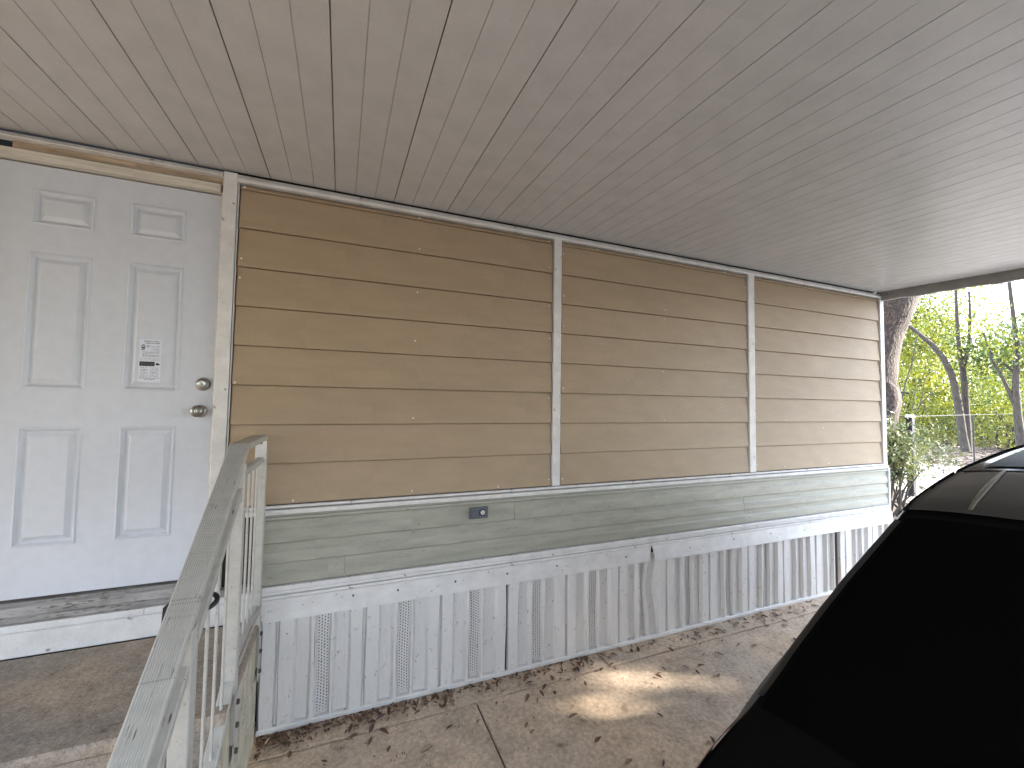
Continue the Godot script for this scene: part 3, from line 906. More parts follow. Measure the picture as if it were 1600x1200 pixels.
func build_railing() -> void:
	var r := thing("handrail", "dull aluminium handrail with balusters running down the porch steps", "railing")
	var xr := -0.358
	var w := 0.072
	var xm := xr - w / 2
	var dx := Vector3.RIGHT
	var m := 0.615      # drop per metre along the steps
	var zb := 0.53
	var top := 1.588
	var zend := 2.05
	var pa := Vector3(xm, top, 0.04)
	var pb := Vector3(xm, top, zb)
	var pc := Vector3(xm, top - m * (zend - zb), zend)
	# cap: ribbed channel, level then sloping
	for seg in [[pa, pb], [pb, pc]]:
		var d: Vector3 = (seg[1] - seg[0])
		var dn := d.normalized()
		var up := dn.cross(-dx).normalized()
		if up.y < 0:
			up = -up
		var st := mb()
		var O: Vector3 = seg[0] - dx * (w / 2)
		var prof := [[0.0, -0.026], [0.0, -0.002], [0.002, 0.0]]
		var nr := 11
		for i in nr:
			var c := 0.005 + (w - 0.010) * (i + 0.5) / nr
			prof.append([c - 0.0024, 0.0])
			prof.append([c - 0.0010, -0.0016])
			prof.append([c + 0.0010, -0.0016])
			prof.append([c + 0.0024, 0.0])
		prof.append_array([[w - 0.002, 0.0], [w, -0.002], [w, -0.026], [w - 0.006, -0.026], [w - 0.006, -0.006], [0.006, -0.006], [0.006, -0.026]])
		for i in prof.size():
			var a: Array = prof[i]
			var b: Array = prof[(i + 1) % prof.size()]
			var A: Vector3 = O + dx * a[0] + up * a[1]
			var B: Vector3 = O + dx * b[0] + up * b[1]
			var e := Vector2(a[1] - b[1], b[0] - a[0])
			quad(st, A, B, B + d, A + d, dx * e.x + up * e.y)
		quad(st, O, O + dx * w, O + dx * w - up * 0.026, O - up * 0.026, -dn)
		part("rail_cap", st, M.alu if seg[0] == pa else M.alu_dirty, r)
	# posts
	var hh := func(z: float) -> float:
		return top if z < zb else top - m * (z - zb)
	var k := 0
	for z in [0.065, 0.60, 1.20, 1.80]:
		var st := mb()
		bar(st, Vector3(xm - 0.006, [0.395, 0.40, 0.10, 0.0][k], z - 0.022), Vector3(xm + 0.0395, hh.call(z) - 0.034, z + 0.022), 1, 0.003)
		var p := part("post", st, M.alu, r)
		if k < 2:
			var bk := mb()
			bar(bk, Vector3(xr + 0.003, 0.33, z - 0.035), Vector3(xr + 0.0075, 0.60, z + 0.035), 1, 0.001)
			part("bracket", bk, M.alu_dirty, p)
			for q in [0.37, 0.47, 0.56]:
				var bo := mb()
				lathe(bo, [Vector2(0, 0.011), Vector2(0.008, 0.011), Vector2(0.010, 0.008), Vector2(0.010, 0.0)], Vector3(xr + 0.0075, q, z + 0.012), Vector3.RIGHT, 8)
				part("bolt", bo, M.dark_screw, p)
		k += 1
	var plate := mb()
	bar(plate, Vector3(xm - 0.012, top - 0.125, 0.088), Vector3(xm + 0.040, top - 0.028, 0.0905), 0, 0.001)
	part("end_plate", plate, M.white, r)
	var hole := mb()
	lathe(hole, [Vector2(0.0, 0.003), Vector2(0.006, 0.002), Vector2(0.006, 0.0)], Vector3(xm + 0.014, top - 0.04, 0.0905), Vector3.BACK, 10)
	part("bolt", hole, M.dark_screw, r)
	# second rail under the cap and bottom rail
	for v in [[0.128, 0.028, "rail"], [0.890, 0.026, "bottom_rail"]]:
		var st := mb()
		var dn: float = v[0]
		beam(st, Vector3(xm + 0.012, top - dn, 0.088), Vector3(xm + 0.012, top - dn, zb + 0.048), Vector3.RIGHT, 0.034, v[1], 0.003)
		part(v[2], st, M.alu, r)
		var s2 := mb()
		beam(s2, Vector3(xm + 0.012, hh.call(0.623) - dn, 0.623), Vector3(xm + 0.012, hh.call(zend) - dn, zend), Vector3.RIGHT, 0.046, v[1], 0.003)
		part(v[2], s2, M.alu_dirty if dn < 0.5 else M.alu, r)
	var rod := mb()
	tube(rod, [Vector3(xm + 0.042, 0.700, 0.07), Vector3(xm + 0.042, 0.700, 0.60)], [0.0055, 0.0055], 8)
	part("tie_rod", rod, M.alu, r)
	# balusters
	for z in [0.165, 0.265, 0.365, 0.465, 0.72, 0.84, 0.96, 1.08, 1.32, 1.44, 1.56, 1.68, 1.92]:
		var st := mb()
		bar(st, Vector3(xm + 0.008, hh.call(z) - 0.89 + 0.005, z - 0.006), Vector3(xm + 0.017, hh.call(z) - 0.13, z + 0.006), 1, 0.002)
		part("baluster", st, M.alu, r)
	# black hook and flap hung on the sloping rail
	var hk := thing("rail_hook", "black plastic hook and flap hung over the sloping aluminium handrail", "hook")
	var zc := 1.02
	var y: float = hh.call(zc)
	var lp := mb()
	var pts := []
	var rad := []
	for i in 15:
		var t := -0.3 + 3.6 * i / 14.0
		pts.append(Vector3(xm + 0.018 + 0.030 * sin(t), y - 0.150 + 0.012 * cos(t), zc - 0.028 * cos(t)))
		rad.append(0.0075)
	tube(lp, pts, rad, 8)
	part("loop", lp, M.black, hk)
	var fl := mb()
	var F := [Vector3(xm - 0.03, y - 0.10, zc - 0.10), Vector3(xm - 0.100, y - 0.165, zc - 0.03), Vector3(xm - 0.088, y - 0.205, zc + 0.02), Vector3(xm - 0.02, y - 0.12, zc + 0.03)]
	quad(fl, F[0], F[1], F[2], F[3], Vector3(0, 1, 0.5))
	var T := Vector3(0.004, -0.010, -0.004)
	quad(fl, F[0] + T, F[1] + T, F[2] + T, F[3] + T, Vector3(0, -1, -0.5))
	for i in 4:
		quad(fl, F[i], F[(i + 1) % 4], F[(i + 1) % 4] + T, F[i] + T, F[i] - (F[0] + F[2]) / 2)
	part("flap", fl, M.black, hk)

# ------------------------------------------------------------------ car
func curve_at(tab: Array, x: float) -> float:
	if x <= tab[0][0]:
		return tab[0][1]
	for i in tab.size() - 1:
		if x <= tab[i + 1][0]:
			var t: float = (x - tab[i][0]) / (tab[i + 1][0] - tab[i][0])
			var p0: float = tab[max(i - 1, 0)][1]
			var p3: float = tab[min(i + 2, tab.size() - 1)][1]
			return cubic_interpolate(tab[i][1], tab[i + 1][1], p0, p3, t) if i > 0 and i < tab.size() - 2 else lerpf(tab[i][1], tab[i + 1][1], t)
	return tab[-1][1]

const CAR_Z := 2.43
var car_top := [[0.50, 0.56], [0.60, 0.70], [0.73, 0.80], [0.863, 0.885], [0.975, 0.945], [1.084, 1.005], [1.23, 1.11], [1.407, 1.228], [1.537, 1.308], [1.641, 1.37], [1.734, 1.425], [1.83, 1.475], [1.95, 1.515], [2.085, 1.552], [2.273, 1.588], [2.479, 1.620], [2.72, 1.645], [3.1, 1.655], [3.5, 1.61], [3.9, 1.42], [4.3, 1.16], [4.45, 1.09], [4.8, 1.03], [5.1, 0.95], [5.3, 0.80]]
var car_wr := [[0.50, 0.58], [0.86, 0.63], [1.1, 0.635], [1.4, 0.63], [1.8, 0.62], [2.3, 0.615], [3.2, 0.60], [3.9, 0.62], [4.4, 0.70], [5.3, 0.60]]
var car_wb := [[0.50, 0.62], [0.75, 0.675], [0.97, 0.71], [1.28, 0.765], [1.6, 0.82], [2.0, 0.865], [2.6, 0.88], [3.6, 0.88], [4.4, 0.86], [5.0, 0.80], [5.3, 0.66]]
var car_belt := [[0.50, 0.45], [0.75, 0.68], [0.97, 0.78], [1.28, 0.90], [1.6, 0.97], [2.0, 1.02], [2.6, 1.04], [3.6, 1.02], [4.4, 0.96], [5.0, 0.86], [5.3, 0.66]]

func car_section(x: float) -> Array:
	var T := curve_at(car_top, x)
	var wr := curve_at(car_wr, x)
	var wb := curve_at(car_wb, x)
	var B := minf(curve_at(car_belt, x), T - 0.075)
	return [Vector2(0, T + 0.028), Vector2(wr * 0.55, T + 0.016), Vector2(wr - 0.035, T - 0.012), Vector2(wr + 0.012, T - 0.055), Vector2(wb, B), Vector2(wb + 0.028, B - 0.12), Vector2(wb + 0.02, 0.42), Vector2(wb - 0.03, 0.24)]

# t 0 roof centre .. 7 sill, side -1 near the wall
func car_pt(x: float, t: float, side: float) -> Vector3:
	var s := car_section(x)
	var i := clampi(int(t), 0, 6)
	var f := t - i
	var a: Vector2 = s[maxi(i - 1, 0)] if i > 0 else Vector2(-s[1].x, s[1].y)
	var q: Vector2 = s[i].cubic_interpolate(s[i + 1], a, s[mini(i + 2, 7)], f)
	return Vector3(x, q.y, CAR_Z + side * q.x)

func car_patch(x0: float, x1: float, t0: float, t1: float, sides: Array, off: float, nx := 14, nt := 14) -> SurfaceTool:
	var st := mb()
	for sd: float in sides:
		var P := []
		for i in nx + 1:
			var row := []
			for j in nt + 1:
				var x := lerpf(x0, x1, float(i) / nx)
				var t := lerpf(t0, t1, float(j) / nt)
				var p := car_pt(x, t, sd)
				var du := car_pt(x + 0.01, t, sd) - car_pt(x - 0.01, t, sd)
				var dv := car_pt(x, minf(t + 0.03, 7.0), sd) - car_pt(x, maxf(t - 0.03, 0.0), sd)
				var n := du.cross(dv).normalized()
				if n.dot(p - Vector3(x, 0.6, CAR_Z)) < 0:
					n = -n
				row.append([p + n * off, n])
			P.append(row)
		for i in nx:
			for j in nt:
				var q := [P[i][j], P[i + 1][j], P[i + 1][j + 1], P[i][j + 1]]
				var cr: Vector3 = (q[1][0] - q[0][0]).cross(q[3][0] - q[0][0])
				var order := [0, 2, 1, 0, 3, 2] if cr.dot(q[0][1]) > 0 else [0, 1, 2, 0, 2, 3]
				for k in order:
					vert(st, q[k][0], q[k][1], Vector2(q[k][0].x, q[k][0].z))
	return st

func build_car() -> void:
	var car := thing("parked_car", "black hatchback parked beside the wall, its sloping back in deep shade", "car")
	var body := car_patch(0.50, 5.3, 0.0, 7.0, [-1.0, 1.0], 0.0, 96, 56)
	# close both ends and the floor
	for x: float in [0.50, 5.3]:
		var n := 40
		for sd: float in [-1.0, 1.0]:
			for j in n:
				tri(body, Vector3(x, 0.45, CAR_Z), car_pt(x, 7.0 * j / n, sd), car_pt(x, 7.0 * (j + 1) / n, sd), Vector3(-1 if x < 1 else 1, 0, 0))
			tri(body, Vector3(x, 0.45, CAR_Z), car_pt(x, 7.0, sd), Vector3(x, 0.24, CAR_Z), Vector3(-1 if x < 1 else 1, 0, 0))
	quad(body, car_pt(0.5, 7, -1), car_pt(5.3, 7, -1), car_pt(5.3, 7, 1), car_pt(0.5, 7, 1), Vector3.DOWN)
	var b := part("body", body, M.car, car)
	part("rear_window", car_patch(1.06, 1.74, 0.0, 2.02, [-1.0, 1.0], 0.004, 16, 20), M.car_glass, car)
	part("window_trim", car_patch(1.085, 1.72, 2.10, 2.55, [-1.0], 0.007, 16, 6), M.car_trim, car)
	part("window_trim", car_patch(1.085, 1.72, 2.10, 2.55, [1.0], 0.007, 16, 6), M.car_trim, car)
	part("spoiler", car_patch(1.775, 2.10, 0.0, 3.7, [-1.0, 1.0], 0.010, 12, 30), M.car_roof, car)
	var roof := part("roof", car_patch(2.118, 3.5, 0.0, 3.15, [-1.0, 1.0], 0.010, 24, 28), M.car_roof, car)
	part("roof_glass", car_patch(2.16, 3.1, 0.0, 1.85, [-1.0, 1.0], 0.014, 16, 16), M.car_gloss, roof)
	for sd: float in [-1.0, 1.0]:
		var rd := mb()
		var pts := []
		var rad := []
		for i in 13:
			var x := lerpf(1.79, 2.10, i / 12.0)
			pts.append(car_pt(x, 1.42 + 0.12 * i / 12.0, sd) + Vector3(0, 0.011, 0))
			rad.append(0.0085 * (0.35 + 0.65 * sin(PI * (0.15 + 0.75 * i / 12.0))))
		tube(rd, pts, rad, 8)
		part("roof_ridge", rd, M.chrome, car)
		part("side_window", car_patch(2.0, 2.72, 3.2, 3.92, [sd], 0.004, 10, 6), M.car_glass, car)
		part("side_window", car_patch(2.80, 3.75, 3.2, 3.92, [sd], 0.004, 10, 6), M.car_glass, car)
		part("tail_light", car_patch(0.72, 1.02, 2.3, 4.3, [sd], 0.006, 8, 8), M.lens, car)
		part("headlight", car_patch(4.95, 5.22, 2.6, 4.0, [sd], 0.006, 6, 6), M.chrome, car)
		for x: float in [1.30, 4.30]:
			var ty := mb()
			var c := Vector3(x, 0.325, CAR_Z + sd * 0.70)
			lathe(ty, [Vector2(0.20, 0.0), Vector2(0.30, -0.005), Vector2(0.325, 0.02), Vector2(0.325, 0.17), Vector2(0.30, 0.195), Vector2(0.20, 0.19)], c, Vector3(0, 0, sd), 32)
			var wh := part("wheel", ty, M.tyre, car)
			var ri := mb()
			lathe(ri, [Vector2(0.205, 0.19), Vector2(0.19, 0.17), Vector2(0.06, 0.155), Vector2(0.05, 0.175), Vector2(0.0, 0.175)], c, Vector3(0, 0, sd), 24)
			part("rim", ri, M.chrome, wh)
	part("windscreen", car_patch(3.55, 4.36, 0.0, 2.1, [-1.0, 1.0], 0.004, 12, 16), M.car_glass, car)
	var bp := car_patch(0.495, 0.80, 5.1, 6.4, [-1.0, 1.0], 0.012, 8, 8)
	part("bumper", bp, M.car_trim, car)
	b.set_meta("label", "black painted body")

# ------------------------------------------------------------------ leaves and trees
func leaf_mesh(len: float, wid: float) -> ArrayMesh:
	var st := SurfaceTool.new()
	st.begin(Mesh.PRIMITIVE_TRIANGLES)
	var p := [Vector3(0, 0, 0), Vector3(wid / 2, wid * 0.15, len * 0.45), Vector3(0, -wid * 0.05, len), Vector3(-wid / 2, wid * 0.15, len * 0.45)]
	for t in [[0, 1, 2], [0, 2, 3]]:
		var n: Vector3 = (p[t[2]] - p[t[0]]).cross(p[t[1]] - p[t[0]]).normalized()
		if n.y < 0:
			n = -n
		for i in t:
			st.set_normal(n)
			st.set_uv(Vector2(p[i].x, p[i].z))
			st.add_vertex(p[i])
	return st.commit()

# leaves gathered in twig clumps through an ellipsoid; gaps lie along sun beams that reach the slab
func crown(parent: Node3D, blobs: Array, per: int, mesh: ArrayMesh, cols: Array, gaps := [], clump := 0.28, called := "crown") -> void:
	var xf := []
	var cc := []
	for b in blobs:
		var c: Vector3 = b[0]
		var r: Vector3 = b[1]
		var n := int(per * b[2])
		var clumps := maxi(4, n / 16)
		for k in clumps:
			var d := Vector3(rng.randfn(), rng.randfn(), rng.randfn()).normalized() * pow(rng.randf(), 0.42)
			var o := c + d * r
			var tint: Color = cols[rng.randi() % cols.size()]
			for i in 16:
				var q := o + Vector3(rng.randfn(), rng.randfn() * 0.7, rng.randfn()) * clump
				var skip := false
				for g in gaps:
					var w: Vector3 = q - g[0]
					if (w - sun_dir * w.dot(sun_dir)).length() < g[1] and rng.randf() < 0.90:
						skip = true
						break
				if skip:
					continue
				var bs := Basis.from_euler(Vector3(rng.randf_range(-1.3, 1.3), rng.randf() * TAU, rng.randf_range(-1.2, 1.2)))
				var s := rng.randf_range(0.6, 1.35)
				xf.append(Transform3D(bs.scaled(Vector3(s, s, s)), q))
				var v := rng.randf_range(0.75, 1.25)
				cc.append(Color(tint.r * v, tint.g * v, tint.b * v))
	put(parent, called, xf, cc, mesh, M.leaf)

func put(parent: Node, called: String, xf: Array, cc: Array, mesh: Mesh, m: Material) -> MultiMeshInstance3D:
	var mm := MultiMesh.new()
	mm.transform_format = MultiMesh.TRANSFORM_3D
	mm.use_colors = true
	mm.mesh = mesh
	mm.instance_count = xf.size()
	for i in xf.size():
		mm.set_instance_transform(i, xf[i])
		mm.set_instance_color(i, cc[i])
	var o := MultiMeshInstance3D.new()
	o.name = called
	o.multimesh = mm
	o.material_override = m
	o.set_meta("kind", "stuff")
	parent.add_child(o, true)
	return o

func limb(st: SurfaceTool, px: Array, dist: float, w0: float, w1: float, sides := 8) -> Array:
	var pts := []
	var rad := []
	for i in px.size():
		pts.append(at(px[i][0], px[i][1], dist + (px[i][2] if px[i].size() > 2 else 0.0)))
		rad.append(lerpf(w0, w1, float(i) / (px.size() - 1)) * 0.44)
	tube(st, pts, rad, sides, 0.05)
	return pts

func build_trees() -> void:
	var yel := [Color(0.22, 0.225, 0.016), Color(0.14, 0.165, 0.016), Color(0.27, 0.26, 0.02), Color(0.07, 0.09, 0.018)]
	var grn := [Color(0.045, 0.07, 0.018), Color(0.07, 0.10, 0.022), Color(0.035, 0.06, 0.02), Color(0.09, 0.12, 0.03)]
	var blu := [Color(0.06, 0.11, 0.06), Color(0.08, 0.13, 0.07), Color(0.05, 0.09, 0.05)]
	# big oak just past the corner
	var oak := thing("oak_tree", "thick leaning oak trunk with furrowed brown bark behind the wall corner", "tree")
	var st := mb()
	var od := 11.5
	var spine := [[1352, 1000, 0.46], [1355, 860, 0.40], [1357, 760, 0.37], [1359, 690, 0.355], [1364, 655, 0.36], [1368, 627, 0.375], [1366, 600, 0.35], [1364, 560, 0.37], [1369, 520, 0.40], [1376, 490, 0.435], [1385, 450, 0.47], [1402, 380, 0.50], [1424, 300, 0.47], [1450, 200, 0.42], [1480, 60, 0.34], [1500, -60, 0.26]]
	var sp := []
	var sr := []
	for i in spine.size() - 1:
		for j in 3:
			var t := j / 3.0
			sp.append(at(lerpf(spine[i][0], spine[i + 1][0], t) - 12.0, lerpf(spine[i][1], spine[i + 1][1], t), od))
			sr.append(lerpf(spine[i][2], spine[i + 1][2], t) * 1.4)
	tube(st, sp, sr, 26, 0.035)
	part("trunk", st, M.bark, oak)
	var kn := mb()
	var kc := at(1379, 622, od - 0.25)
	var kp := []
	var kr := []
	for i in 17:
		var a := -1.0 + 2.0 * i / 16.0
		kp.append(kc + Vector3(0.02 * a, -0.36 * a, 0.0))
		kr.append(0.04 + 0.22 * sqrt(maxf(0.0, 1.0 - a * a)))
	tube(kn, kp, kr, 18, 0.04)
	part("burl", kn, M.bark, oak)
	var br := mb()
	tube(br, [at(1402, 380, od), at(1300, 180, od + 1.0), at(1150, -60, od + 2.0)], [0.26, 0.18, 0.10], 10, 0.05)
	part("limb", br, M.bark, oak)
	crown(oak, [[Vector3(8.0, 9.4, -5.5), Vector3(4.0, 2.0, 3.4), 1.0]], 9000, leaf_mesh(0.12, 0.06), grn)

	# beams of sun that come through the canopy and land under the carport
	var gaps := []
	for g in [[1.62, 0.0, 0.36, 0.17], [1.40, 0.0, 0.56, 0.11], [1.86, 0.0, 0.26, 0.13], [1.20, 0.0, 0.86, 0.13], [0.95, 0.0, 0.70, 0.09], [2.35, 0.0, 0.62, 0.07], [2.9, 0.0, 0.30, 0.05], [-0.36, 0.14, 0.13, 0.10], [-0.36, 0.05, 0.34, 0.08], [-0.22, 0.16, 0.02, 0.02], [4.45, 0.0, 0.10, 0.12]]:
		gaps.append([Vector3(g[0], g[1], g[2]), g[3] + 0.06])
	var gr := RandomNumberGenerator.new()
	gr.seed = 9
	for i in 16:
		gaps.append([Vector3(gr.randf_range(0.7, 2.8), 0.0, gr.randf_range(0.2, 0.95)), gr.randf_range(0.07, 0.12)])
	# canopy out of frame to the right that shades the carport
	var shade := thing("shade_tree", "tall leafy tree out of view to the right shading the carport end", "tree")
	var ss := mb()
	tube(ss, [Vector3(17.5, -0.05, 11.5), Vector3(17.3, 3.0, 11.3), Vector3(17.6, 6.5, 11.0), Vector3(17.2, 10.0, 10.6)], [0.34, 0.27, 0.2, 0.1], 10, 0.05)
	part("trunk", ss, M.trunk, shade)
	crown(shade, [[Vector3(16.8, 7.0, 7.4), Vector3(2.6, 2.5, 4.6), 1.6], [Vector3(18.5, 7.0, 9.5), Vector3(2.4, 2.6, 3.6), 0.8]], 15000, leaf_mesh(0.24, 0.16), grn, gaps, 0.34)

	# hedge along the open side, left behind the photographer
	for i in 5:
		var hx := -7.0 + 1.5 * i
		var hg := thing("hedge_shrub", "clipped dark green hedge shrub along the carport's open side", "hedge", "hedge along the open side")
		var hs := mb()
		tube(hs, [Vector3(hx, -0.05, 5.6), Vector3(hx + 0.05, 0.7, 5.6), Vector3(hx, 1.5, 5.6)], [0.05, 0.04, 0.02], 6)
		part("stem", hs, M.trunk, hg)
		crown(hg, [[Vector3(hx, 1.05, 5.6), Vector3(0.95, 1.15, 0.6), 1.0]], 1500, leaf_mesh(0.16, 0.10), grn, [], 0.16, "foliage")
	# row of trees across the street, behind the photographer
	for i in 8:
		var tx := -26.0 + 5.4 * i
		var tz := 19.5 + 1.5 * sin(i * 2.7)
		var o := thing("street_tree", "broad dark tree across the street behind the photographer", "tree", "trees across the street")
		var tk := mb()
		tube(tk, [Vector3(tx, -0.05, tz), Vector3(tx + 0.1, 2.5, tz), Vector3(tx - 0.1, 5.5, tz)], [0.25, 0.2, 0.1], 8, 0.05)
		part("trunk", tk, M.trunk, o)
		crown(o, [[Vector3(tx, 3.6, tz), Vector3(3.2, 3.4, 2.2), 1.0]], 2200, leaf_mesh(0.42, 0.30), grn, [], 0.45)

	# forked tree with a long limb arching to the left
	var f := thing("forked_tree", "forked tree with a thick limb arching left in the yellow green woods", "tree")
	var ft := mb()
	var d0 := 25.0
	limb(ft, [[1509, 706], [1504, 680], [1500, 650], [1494, 615], [1487, 585], [1474, 560], [1458, 540], [1440, 525], [1424, 512], [1405, 500]], d0, 0.34, 0.13)
	var ft2 := mb()
	limb(ft2, [[1512, 706], [1511, 670], [1509, 640], [1507, 600], [1504, 575], [1500, 555], [1497, 530], [1495, 490], [1493, 440]], d0 + 0.4, 0.32, 0.10)
	limb(ft2, [[1504, 578], [1510, 555], [1514, 530], [1516, 500], [1514, 455]], d0 + 0.4, 0.17, 0.08)
	part("trunk", ft, M.trunk, f)
	part("trunk", ft2, M.trunk, f)
	crown(f, [[at(1455, 480, d0 + 5.0), Vector3(3.2, 2.0, 2.6), 0.55], [at(1425, 545, d0 + 5.5), Vector3(2.6, 2.6, 2.2), 0.6], [at(1500, 510, d0 + 2.0), Vector3(1.8, 1.6, 1.4), 0.14], [at(1540, 610, d0 + 7.0), Vector3(3.0, 1.5, 2.0), 0.25]], 10000, leaf_mesh(0.13, 0.075), yel, [], 0.40)

	# right-hand tree
	var rt := thing("slender_tree", "dark slender tree with a forked stem at the right edge of the woods", "tree")
	var r1 := mb()
	var d1 := 23.0
	limb(r1, [[1596, 712], [1594, 680], [1590, 650], [1587, 610], [1588, 575], [1590, 540], [1584, 500], [1578, 450], [1574, 400]], d1, 0.30, 0.09)
	limb(r1, [[1588, 640], [1578, 615], [1566, 590], [1552, 565], [1545, 545], [1537, 520]], d1, 0.15, 0.06)
	limb(r1, [[1588, 588], [1580, 578], [1570, 570], [1560, 560]], d1, 0.11, 0.05)
	part("trunk", r1, M.trunk, rt)
	crown(rt, [[at(1590, 545, d1 + 2.8), Vector3(1.9, 1.3, 1.9), 0.5], [at(1585, 530, d1), Vector3(1.2, 1.0, 0.8), 0.08]], 8000, leaf_mesh(0.14, 0.08), [yel[0], yel[1], grn[1], grn[0]], [], 0.3)

	# saplings by the oak
	var sa := thing("sapling", "thin branching sapling rising beside the oak trunk", "tree", "saplings behind the fence")
	var s1 := mb()
	limb(s1, [[1404, 690], [1406, 640], [1414, 600], [1424, 570], [1430, 540], [1436, 515]], 20.0, 0.07, 0.03, 6)
	limb(s1, [[1405, 650], [1407, 610], [1404, 590]], 20.0, 0.045, 0.02, 6)
	part("trunk", s1, M.trunk, sa)
	crown(sa, [[at(1412, 545, 28.0), Vector3(1.3, 1.8, 1.0), 1.0]], 700, leaf_mesh(0.2, 0.12), yel, [], 0.2)
	var sb := thing("sapling", "low sapling with fanned bare stems behind the black fence post", "tree", "saplings behind the fence")
	var s2 := mb()
	limb(s2, [[1426, 690], [1428, 648], [1440, 630], [1454, 614], [1466, 606]], 19.0, 0.065, 0.02, 6)
	limb(s2, [[1436, 636], [1442, 615], [1444, 595], [1452, 580]], 19.0, 0.04, 0.015, 6)
	limb(s2, [[1426, 640], [1428, 620], [1433, 595]], 19.0, 0.04, 0.015, 6)
	part("trunk", s2, M.trunk, sb)
	crown(sb, [[at(1446, 605, 28.0), Vector3(1.4, 1.0, 1.0), 1.0]], 500, leaf_mesh(0.18, 0.11), yel, [], 0.2)

	# undergrowth and woods behind
	var bushes := [[1395, 640, 26, 3.0, 2.6, "yellow green bush low between the oak and the fence", yel], [1455, 650, 28, 3.2, 2.0, "bright undergrowth bush left of the forked trunk", yel], [1535, 680, 27, 2.6, 1.6, "sunlit low bush right of the forked trunk", yel], [1560, 640, 34, 3.6, 2.4, "dark bluish green bush deep in the woods at right", blu], [1470, 600, 38, 5.0, 3.4, "tall yellow thicket behind the arching limb", yel], [1410, 560, 36, 4.0, 4.0, "pale thicket seen right beside the oak trunk", yel], [1580, 665, 25, 1.8, 1.4, "small sunlit bush below the slender tree", yel], [1600, 620, 40, 5.0, 3.4, "green thicket behind the slender tree", [yel[1], grn[1], grn[3], blu[1]]], [1500, 655, 36, 5.0, 2.2, "grey green thicket behind the forked trunk", [grn[1], grn[3], blu[1], yel[1]]]]
	for b in bushes:
		var o := thing("woodland_bush", b[5], "bush", "undergrowth of the woods")
		var c := at(b[0], b[1], b[2] + 5.0)
		var stem := mb()
		for i in 5:
			var bp := Vector3(c.x + rng.randf_range(-0.5, 0.5), -0.05, c.z + rng.randf_range(-0.5, 0.5))
			tube(stem, [bp, bp.lerp(c, 0.5) + Vector3(rng.randf_range(-0.3, 0.3), 0, rng.randf_range(-0.3, 0.3)), c + Vector3(rng.randf_range(-1, 1), b[4] * 0.5, rng.randf_range(-1, 1))], [0.06, 0.045, 0.02], 6)
		part("stem", stem, M.trunk, o)
		crown(o, [[c, Vector3(b[3], b[4], b[3]), 1.0]], int(1300 * b[3]), leaf_mesh(0.15, 0.08), b[6], [], 0.34, "foliage")
	# distant woods: one mass
	var far := []
	var fc := []
	for i in 60000:
		var a := rng.randf_range(-0.30, 0.62)
		var dd := rng.randf_range(44.0, 64.0)
		var hgt := pow(rng.randf(), 1.25) * (11.5 if a > 0.37 else 6.0)
		var q := Vector3(cos(a) * dd, hgt, EYE.z - sin(a) * dd)
		if sin(q.z * 0.9 + q.x * 0.33) + sin(q.y * 0.9 + q.z * 0.5) > 1.15:
			continue
		var sc := rng.randf_range(1.2, 2.6)
		far.append(Transform3D(Basis.from_euler(Vector3(rng.randf_range(-1.3, 1.3), rng.randf() * TAU, rng.randf_range(-1.2, 1.2))).scaled(Vector3(sc, sc, sc)), q))
		var t: Color = (yel + grn)[rng.randi() % 8]
		fc.append(t)
	var woods := put(self, "distant_woods", far, fc, leaf_mesh(0.17, 0.11), M.leaf)
	tag(woods, "hazy mass of pale green woods far behind the fence", "woods", "", "stuff")

	# evergreen shrub by the corner
	var sh := thing("evergreen_shrub", "loose grey green shrub with bare lower stems beside the home's corner", "shrub")
	var sd := 9.8
	var base := at(1398, 812, sd)
	base.y = -0.03
	var stems := mb()
	for q in [[1388, 745], [1395, 735], [1404, 740], [1415, 735], [1426, 742], [1440, 735], [1384, 770], [1410, 765], [1430, 770], [1397, 700], [1416, 705]]:
		var e := at(q[0], q[1], sd + rng.randf_range(-0.4, 0.4))
		tube(stems, [base + Vector3(rng.randf_range(-0.15, 0.15), 0, rng.randf_range(-0.15, 0.15)), base.lerp(e, 0.5) + Vector3(0, 0.08, 0), e], [0.022, 0.016, 0.007], 6)
	part("stem", stems, M.trunk, sh)
	var cg := [Color(0.11, 0.12, 0.045), Color(0.07, 0.085, 0.03), Color(0.17, 0.17, 0.075), Color(0.045, 0.058, 0.025)]
	crown(sh, [[at(1386, 700, sd), Vector3(0.24, 0.58, 0.3), 0.6], [at(1396, 690, sd + 0.2), Vector3(0.20, 0.35, 0.3), 0.4], [at(1400, 728, sd), Vector3(0.30, 0.25, 0.35), 0.4], [at(1440, 705, sd + 3.6), Vector3(0.6, 0.6, 0.6), 0.6]], 2600, leaf_mesh(0.085, 0.026), cg, [], 0.085, "foliage")

